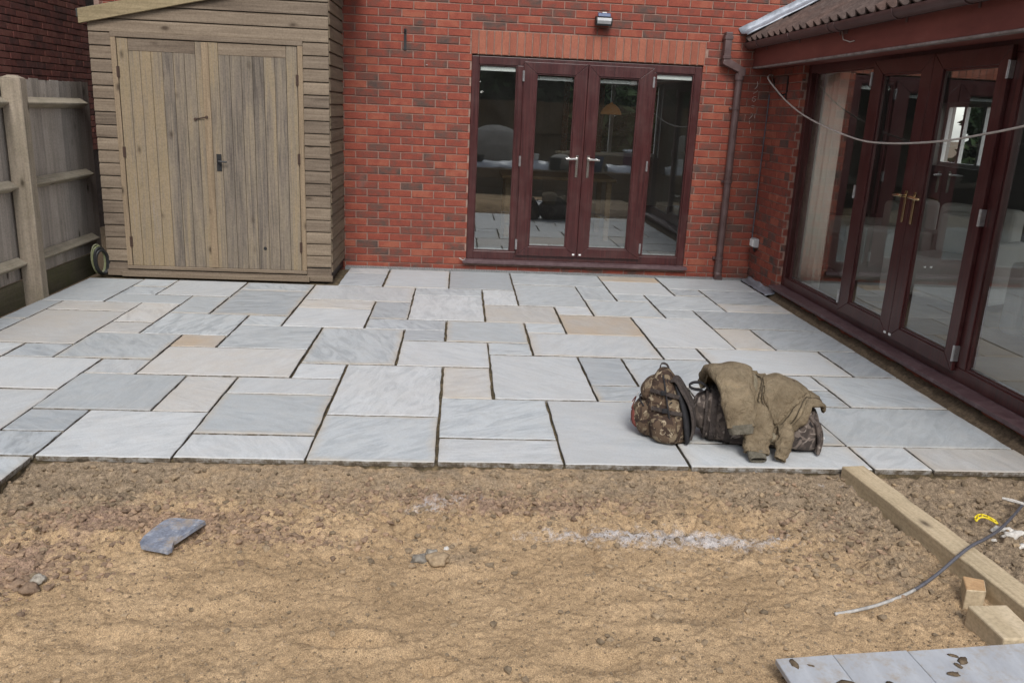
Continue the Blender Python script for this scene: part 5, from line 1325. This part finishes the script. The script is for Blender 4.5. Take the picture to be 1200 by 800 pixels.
def build_jacket():
    t = thing('canvas_jacket', (-1.50, -4.65, .25), 'worn tan canvas work jacket draped over the duffel bag with sleeves hanging down', 'jacket')
    nu, nv = 46, 44
    def quad(A, B, C_, D, n_, m_):
        u, v = np.meshgrid(np.linspace(0, 1, n_), np.linspace(0, 1, m_), indexing='ij'); A, B, C_, D = map(np.array, (A, B, C_, D))
        return ((1-u)*(1-v))[...,None]*A + (u*(1-v))[...,None]*B + (u*v)[...,None]*C_ + ((1-u)*v)[...,None]*D, u, v
    X, u, v = quad((-1.60,-4.50,.372), (-1.25,-4.42,.280), (-1.190,-4.690,.215), (-1.492,-4.834,.052), nu, nv)
    bow = np.sin(np.pi*v)*(1-u)      # the front edge sags out over the side of the bag before it turns under
    X[...,0] -= .070*bow; X[...,1] -= .055*bow; X[...,2] += .05*np.sin(np.pi*v)*(1-.5*u) + .075*v**2*np.sin(np.pi*np.clip(u*1.05, 0, 1))**.8
    X = drape(X, 1.10, [(i, 0) for i in range(0, nu, 3)] + [(nu-1, j) for j in range(0, nv, 6)] + [(nu-1, nv-1), (0, nv-1)] + [(0, j) for j in range(0, nv, 7)] + [(i, nv-1) for i in range(9, nu-4, 9)], 170)
    N = normals(X)
    if N[...,2].mean() < 0: N = -N
    for i in range(nu):
        for j in range(nv):
            a, c = i/nu, j/nv; q = Vector((a*3.2+c*1.6, c*2.2-a*1.2, 2.0))
            rd = 1-abs(mnoise.noise(q*1.5))*2.2; r2 = 1-abs(mnoise.noise(q*3.4+Vector((7, 0, 0))))*2.2
            X[i, j] += N[i, j]*(.011*max(rd, 0)**2 + .005*max(r2, 0)**2)
    N = normals(X)
    if N[...,2].mean() < 0: N = -N
    def patch(name, mat, i0, i1, j0, j1, off, solid, bulge=0.0, par=t):
        S = X[i0:i1, j0:j1] + N[i0:i1, j0:j1]*off
        if bulge:
            a = np.linspace(0, np.pi, i1-i0)[:,None]; c = np.linspace(0, np.pi, j1-j0)[None]; S = S + N[i0:i1, j0:j1]*(bulge*np.sin(a)**.6*np.sin(c)**.6)[...,None]
        b = MB(); b.grid(S.tolist()); return b.build(name, mat, par, smooth=True, solid=solid, subsurf=1)
    patch('body_panel', 'jacket', 0, nu, 0, nv, .0, .011)
    # hem band along the lower edge, front placket along the opening, pocket and flap
    patch('hem_band', 'jacket', 0, nu, nv-5, nv, .005, .016)
    patch('placket', 'jacket_lining', 0, 5, 6, nv-1, .006, .010)
    pk = patch('pocket', 'jacket', 10, 33, 15, 34, .009, .010, .014)
    patch('pocket_flap', 'jacket', 9, 34, 12, 17, .014, .007, .004)
    b = MB(); p = X[21, 18] + N[21, 18]*.022; b.lathe([(.007, -.004), (.008, 0), (.006, .003)], tuple(p), 8); b.build('button', 'rust', t)
    # seams: raised stitched ridges, coloured dark to stand in for crease shadow
    for nm, idx in (('seam', [(i, nv-7) for i in range(6, nu-1)]), ('seam', [(7, j) for j in range(4, nv-8)]), ('seam', [(9, j) for j in range(15, 34)]+[(i, 34) for i in range(9, 33)]+[(33, j) for j in range(34, 15, -1)])):
        b = MB(); b.tube([tuple(X[i, j]+N[i, j]*.0072) for i, j in idx], .0034, 5); b.build(nm, 'jacket_seam_shade', t, smooth=True)
    # sleeves as flattened tubes that follow the bag
    def sleeve(name, path, hw, th, mat, seed, side=(1, 0, 0), wr=.014, close=True):
        P = cr(path, 7); W = np.interp(np.linspace(0, 1, len(P)), np.linspace(0, 1, len(hw)), hw); T = np.interp(np.linspace(0, 1, len(P)), np.linspace(0, 1, len(th)), th)
        V = []; n = 26; sd = Vector(side)
        for i, p in enumerate(P):
            d = (P[min(i+1, len(P)-1)]-P[max(i-1, 0)]).normalized(); w = (sd-d*sd.dot(d)).normalized(); nn = d.cross(w).normalized()
            ring = []
            for k in range(n):
                a = 2*math.pi*k/n; ca, s_ = math.cos(a), math.sin(a)
                q = p + w*math.copysign(abs(ca)**.9, ca)*W[i] + nn*math.copysign(abs(s_)**.7, s_)*T[i]
                f = i/len(P)
                k1 = Vector((ca*1.4, s_*1.4, f*5.5 + seed + .7*ca)); w_ = wr*(mnoise.noise(k1)+.9*abs(mnoise.noise(Vector((ca*1.1+seed, s_*1.1, f*11+.9*ca))))+.5*mnoise.noise(k1*2.7))
                w_ += .010*max(0, 1-2.4*abs(mnoise.noise(Vector((ca*.9+seed*3, s_*.9+f*1.5, f*7+1.3*ca)))))**2 - .004
                q = q + (q-p).normalized()*w_*(wr/.014)
                ring.append((q.x, q.y, max(q.z, .004)))
            V.append(ring)
        b = MB(); b.grid(V, False, True)
        if close: b.f += [tuple(range(n))]; b.mi += [0]; b.rnd += [.5]
        return b.build(name, mat, t, smooth=True, solid=.007, subsurf=1), P, V
    o, P, V = sleeve('sleeve', [(-1.70,-4.42,.25), (-1.690,-4.50,.345), (-1.690,-4.60,.385), (-1.685,-4.70,.345), (-1.682,-4.775,.255), (-1.672,-4.812,.155)], [.095,.110,.112,.100,.083,.070], [.032,.036,.036,.033,.032,.032], 'jacket', 2.0)
    e = P[-1]; d = (P[-1]-P[-3]).normalized()
    sleeve('cuff', [e-d*.014, e+d*.010, e+d*.034], [.063,.060,.056], [.034,.033,.030], 'cuff_knit', 5.0, wr=.004, close=False)
    sleeve('cuff_opening_shade', [e-d*.002, e+d*.012, e+d*.030], [.050,.050,.049], [.023,.024,.024], 'pack_black', 6.0, wr=.002, close=True)  # black closed tube standing in for the shade inside the cuff
    o, P, V = sleeve('sleeve', [(-1.560,-4.72,.24), (-1.580,-4.795,.150), (-1.590,-4.835,.085), (-1.600,-4.872,.040)], [.05,.070,.062,.052], [.024,.028,.026,.022], 'jacket', 9.0)
    e = P[-1]; d = (P[-1]-P[-3]).normalized()
    sleeve('cuff', [e-d*.010, e+Vector((0, -.016, -.010)), e+Vector((0, -.034, -.020))], [.045,.042,.040], [.020,.019,.017], 'cuff_knit', 12.0, wr=.003, close=True)
    sleeve('collar_tab', [(-1.425,-4.76,.185), (-1.440,-4.825,.120), (-1.468,-4.872,.060), (-1.488,-4.902,.022)], [.030,.034,.030,.022], [.016,.018,.017,.012], 'jacket', 15.0)
    # bunched back of the jacket behind the ridge
    Y, u, v = quad((-1.80,-4.46,.30), (-1.60,-4.38,.30), (-1.56,-4.56,.385), (-1.79,-4.575,.375), 24, 24)
    Y = drape(Y, 1.08, [(0,0),(23,0),(23,23),(0,23),(12,23),(12,0)], 100, seed=9)
    b = MB(); b.grid(Y.tolist()); b.build('back_panel', 'jacket', t, smooth=True, solid=.01, subsurf=1)
build_jacket()

# ------------------------------------------------------------------ inside the rooms
def build_interior():
    def armchair(loc, rz, label):
        t = thing('armchair', loc, label, 'armchair', None); ca, sa = math.cos(rz), math.sin(rz)
        def bx(nm, lo, hi, bev=.05):
            b = MB(); b.box(lo, hi); b.v = [(loc[0]+x*ca-y*sa, loc[1]+x*sa+y*ca, loc[2]+z) for x, y, z in b.v]; b.build(nm, 'sofa', t, bevel=bev, seg=3, smooth=False)
        bx('seat', (-.30, -.36, .08), (.30, .34, .44)); bx('backrest', (-.34, .24, .1), (.34, .46, .86)); bx('arm', (-.44, -.38, .06), (-.305, .4, .60)); bx('arm', (.305, -.38, .06), (.44, .4, .60)); bx('cushion', (-.26, .12, .42), (.26, .26, .80))
    armchair((1.28, -1.55, .128), R(-60), 'cream upholstered armchair inside the right hand glazed room')
    armchair((1.05, -.55, .128), R(-100), 'cream armchair beside the cream end wall inside the extension')
    t = thing('sofa', (1.35, -4.0, .128), 'long cream sofa behind the glazed patio door', 'sofa')
    for nm, lo, hi in (('seat', (1.0, -4.85, .22), (1.75, -2.95, .55)), ('backrest', (1.70, -4.9, .2), (1.95, -2.9, .98)), ('arm', (.98, -5.05, .18), (1.9, -4.86, .72)), ('arm', (.98, -2.94, .18), (1.9, -2.75, .72)), ('cushion', (1.5, -3.85, .56), (1.69, -2.98, .92)), ('cushion', (1.5, -4.83, .56), (1.69, -3.9, .92))):
        b = MB(); b.box(lo, hi); b.build(nm, 'sofa', t, bevel=.045, seg=3)
    # pleated curtain gathered at the end of the glazing
    def curtain(x, y0, y1, mat, label, amp=.03):
        b = MB(); V = []; n = int(abs(y1-y0)/.012)
        for i in range(n+1):
            y = y0+(y1-y0)*i/n; xx = x + amp*math.sin(i*.55) + .3*amp*math.sin(i*1.37)
            V.append([(xx, y, .14), (xx+.004*math.sin(i), y, 1.1), (xx, y, 2.2)])
        b.grid(V); tag(b.build('curtain', mat, None, smooth=True, solid=.004), label, 'curtain')
    curtain(.205, -.83, -1.28, 'cream', 'cream pleated curtain hanging behind the fixed pane beside the brick pier', .022)
    curtain(.50, -.16, -.42, 'curtain', 'beige pleated curtain beside the cream end wall inside the glazing')
    # pendant lamp, hanging panels, table with things deep in the back room
    t = thing('pendant_lamp', (-1.08, 3.0, 1.64), 'orange patterned dome pendant lamp hanging inside the back room', 'lamp')
    b = MB(); b.lathe([(.145, 0), (.140, .03), (.11, .08), (.06, .125), (.02, .145), (.012, .16)], (-1.08, 3.0, 1.64), 20); b.build('lamp_shade', 'lampshade', t, smooth=True)
    b = MB(); b.tube([(-1.08, 3.0, 1.79), (-1.08, 3.0, 2.42)], .006, 6); b.build('flex', 'brass', t)
    for x in (-1.38, -.78):
        b = MB(); V = [[(x+.10*k/8, 6.05-.012*math.sin(k*1.6), z) for z in (1.0, 1.6, 2.25)] for k in range(9)]
        b.grid(V); tag(b.build('window_drape', 'patterned', None, smooth=True, solid=.004), 'narrow patterned drape at the %s side of the inner window' % ('lamp' if x < -1 else 'far'), 'drape')
    for nm, lo, hi, par in (('front_window', (-1.35, 6.2, .95), (.35, 6.26, 2.2), 0), ('side_window', (4.5, 3.0, 1.1), (4.56, 4.5, 2.05), 1)):
        d = group_part(nm, house, ((lo[0]+hi[0])/2, (lo[1]+hi[1])/2, lo[2]))
        if par == 0:
            for a, b_ in ((lo[0], lo[0]+.06), (-.53, -.47), (hi[0]-.06, hi[0])):
                b = MB(); b.box((a, lo[1], lo[2]), (b_, hi[1], hi[2])); b.build('frame_bar', 'white_paint', d)
            for z in (lo[2], hi[2]-.06):
                b = MB(); b.box((lo[0]+.061, lo[1]+.002, z), (hi[0]-.061, hi[1]-.002, z+.06)); b.build('frame_rail', 'white_paint', d)
        else:
            for a, b_ in ((lo[1], lo[1]+.06), (3.47, 3.53), (3.97, 4.03), (hi[1]-.06, hi[1])):
                b = MB(); b.box((lo[0], a, lo[2]), (hi[0], b_, hi[2])); b.build('frame_bar', 'white_paint', d)
            for z in (lo[2], hi[2]-.06):
                b = MB(); b.box((lo[0]+.002, lo[1]+.061, z), (hi[0]-.002, hi[1]-.061, z+.06)); b.build('frame_rail', 'white_paint', d)
    d = group_part('added_gable_window', house, (2.3, -6.1, .3))  # unseen window, added to throw daylight onto the end wall
    for x in (.6, 1.7, 2.84, 3.94):
        b = MB(); b.box((x, -6.12, .3), (x+.06, -6.05, 2.25)); b.build('frame_bar', 'rosewood', d)
    d = group_part('added_garden_window', house, (4.5, -2.8, .35))  # unseen window in the far side, added to brighten the extension
    for y in (-5.0, -3.55, -2.1, -.66):
        b = MB(); b.box((4.48, y, .35), (4.54, y+.06, 2.25)); b.build('frame_bar', 'white_paint', d)
    t = thing('dining_table', (-1.9, 2.0, .124), 'dark dining table inside the back room', 'table')
    b = MB(); b.box((-2.6, 1.55, .84), (-1.2, 2.4, .88)); b.build('table_top', 'old_timber', t, bevel=.005)
    for x in (-2.52, -1.28):
        for y in (1.62, 2.33): b = MB(); b.box((x-.03, y-.03, .124), (x+.03, y+.03, .8395)); b.build('leg', 'old_timber', t)
build_interior()

# ------------------------------------------------------------------ the garden behind the viewpoint (seen in the glass)
def build_back_garden():
    # sleeper retaining wall
    t = thing('retaining_wall', (-3, -9.4, -.15), 'low brown sleeper retaining wall across the rear of the garden', 'retaining wall')
    for row in range(3):
        x = -8.5
        while x < 4:
            L = 2.38; b = MB(); b.box((x, -9.55, -.16+row*.2), (min(x+L, 4.2), -9.37+random.uniform(-.01, .01), -.16+row*.2+.195)); b.build('sleeper', 'old_timber', t, bevel=.008); x += L+.012
        
    g = MB(); V = []
    for i in range(40):
        x = -9+12.5*i/39; V.append([(x, y, .40+.10*mnoise.noise(Vector((x*1.2, y*1.2, 0)))) for y in np.linspace(-9.5, -16, 20)])
    g.grid(V); o = g.build('raised_bed', 'garden_soil', None, smooth=True); o['kind'] = 'structure'
    # rubble sacks, sheeting, pots
    def sack(x, y, z, r, h, mat, label, seed):
        fr = lambda zz, a, b: Vector((x+a, y+b, z+zz))
        o = loft([(0,r*.8,r*.7,0,0), (h*.08,r,r*.9,0,0), (h*.45,r*1.06,r*.98,0,0), (h*.8,r*.9,r*.85,0,0), (h*.95,r*.55,r*.5,0,0), (h,r*.15,r*.15,0,0)], fr, 28, 3, .03, 4, seed, .03).build('bulk_bag', mat, None, smooth=True)
        tag(o, label, 'bulk bag')
    sack(-2.32, -11.2, .42, .52, .88, 'bulk_bag', 'large pale bulk bag standing on the raised bed', 3)
    sack(-.9, -10.0, .42, .22, .34, 'bulk_bag', 'small grey rubble sack on the raised bed', 5)
    def sheet(x0, x1, y, z, label, seed):
        b = MB(); V = []
        for i in range(26):
            x = x0+(x1-x0)*i/25; V.append([(x, y+.5*j/9, z+.10*abs(mnoise.noise(Vector((x*3, j*.5, seed))))+.16*math.sin(math.pi*j/9)) for j in range(10)])
        b.grid(V); tag(b.build('plastic_sheet', 'plastic_sheet', None, smooth=True, solid=.003), label, 'plastic sheet')
    sheet(-2.85, -1.2, -10.0, .40, 'crumpled pale plastic sheet on the raised bed by the bulk bag', 1); sheet(.1, 1.3, -10.1, .40, 'crumpled pale plastic sheet on the raised bed near the black pots', 4)
    for i, (x, y, r) in enumerate(((-2.75,-9.75,.16), (-1.05,-9.72,.13), (-.45,-9.8,.15), (1.5,-9.8,.15))):
        b = MB(); b.lathe([(r*.75, 0), (r, .26), (r*1.06, .26), (r*1.06, .29), (r*.92, .29), (r*.9, .24)], (x, y, .40), 16)
        tag(b.build('plant_pot', 'pot_black', None, smooth=False), 'black plastic plant pot on the raised bed', 'pot', 'black pots on the raised bed')
    for i, (x, y, r, mat, lab) in enumerate(((-1.55,-9.85,.15,'white_plastic','white plastic bucket on the raised bed beside the bulk bag'), (-.1,-9.9,.14,'lamp_glass','dark blue bucket on the raised bed'), (1.75,-10.1,.17,'white_plastic','white plastic bucket on the raised bed near the plastic sheet'))):
        b = MB(); b.lathe([(r*.8, 0), (r, .30), (r*1.05, .30), (r*1.05, .33), (r*.9, .33), (r*.88, .28)], (x, y, .42), 16); tag(b.build('bucket', mat, None), lab, 'bucket')
    t = thing('plank_stack', (.3, -10.7, .42), 'stack of pale sawn planks on the raised bed', 'planks')
    for i in range(7):
        b = MB(); x0 = -.9+.05*math.sin(i*3); b.box((x0, -10.85+.02*(i % 2), .45+.05*i), (x0+2.4, -10.62+.02*(i % 2), .492+.05*i)); b.build('plank', 'sleeper', t)
    t = thing('storage_box', (.85, -10.0, .42), 'purple storage box with a pale lid on the raised bed', 'box')
    b = MB(); b.box((.55, -10.35, .42), (1.15, -9.95, .86)); b.build('body', 'purple', t, bevel=.02)
    b = MB(); b.box((.53, -10.37, .861), (1.17, -9.93, .91)); b.build('lid', 'plastic_sheet', t, bevel=.015)
    # rear rail fence
    t = thing('rear_fence', (-3, -13.5, .3), 'tall brown close board fence along the rear of the garden', 'fence')
    x = -10
    while x < 5:
        b = MB(); b.box((x, -13.52, .3), (x+.145, -13.50+random.uniform(-.004, .004), 1.9+random.uniform(-.01, .01))); b.build('fence_board', 'old_timber', t); x += .15
    b = MB(); b.box((-10, -13.499, 1.1), (5, -13.45, 1.2)); b.build('rail', 'old_timber', t)
    # evergreens
    def conifer(x, y, h, r, label, seed):
        t = thing('conifer', (x, y, .2), label, 'conifer', 'evergreens along the rear fence' if y < 0 else 'evergreens added to dim the inner windows'); rr = random.Random(seed)
        b = MB(); b.tube([(x, y, .1), (x+.03, y, h*.5), (x, y, h*.95)], [.12, .08, .02], 8); b.build('trunk', 'bark', t)
        b = MB()
        for k in range(3400):
            f = rr.random()**.8; z = .3+f*h*.95; rad = r*(1-f*.62)*(.35+.65*rr.random()**.5)*(1+.2*math.sin(z*5+x)); a = rr.random()*6.283
            c = Vector((x+rad*math.cos(a), y+rad*math.sin(a), z)); s = .13+.13*rr.random()
            u = Vector((rr.gauss(0,1), rr.gauss(0,1), rr.gauss(0,.6))).normalized(); w = u.cross(Vector((rr.gauss(0,1), rr.gauss(0,1), rr.gauss(0,1)))).normalized()
            b.r = rr.random(); b.add([c-u*s, c+w*s*.5, c+u*s, c-w*s*.5], [(0,1,2,3)])
        b.build('crown', 'leaf_dark' if seed % 2 else 'leaf_mid', t, attr=True, fixn=False)
    for i in range(13):
        conifer(-11+i*1.35, -15.0-.5*(i % 3), 5.2+.9*math.sin(i*2.3), 1.05+.15*math.cos(i), 'dense dark evergreen conifer in the row behind the rear fence', i)
    for i in range(4): conifer(-2.6+i*1.3, 10.2+.4*(i % 2), 4.2+.4*i, 1.0, 'evergreen conifer added outside the inner front window to darken it', 31+i)  # trees added to darken the view through the front window
    for i in range(3): conifer(8.6+.95*i, 8.6+1.7*i, 4.0, 1.1, 'evergreen conifer added outside the inner side window to dim it', 41+i)  # trees added to block the bright sky in the side window
build_back_garden()
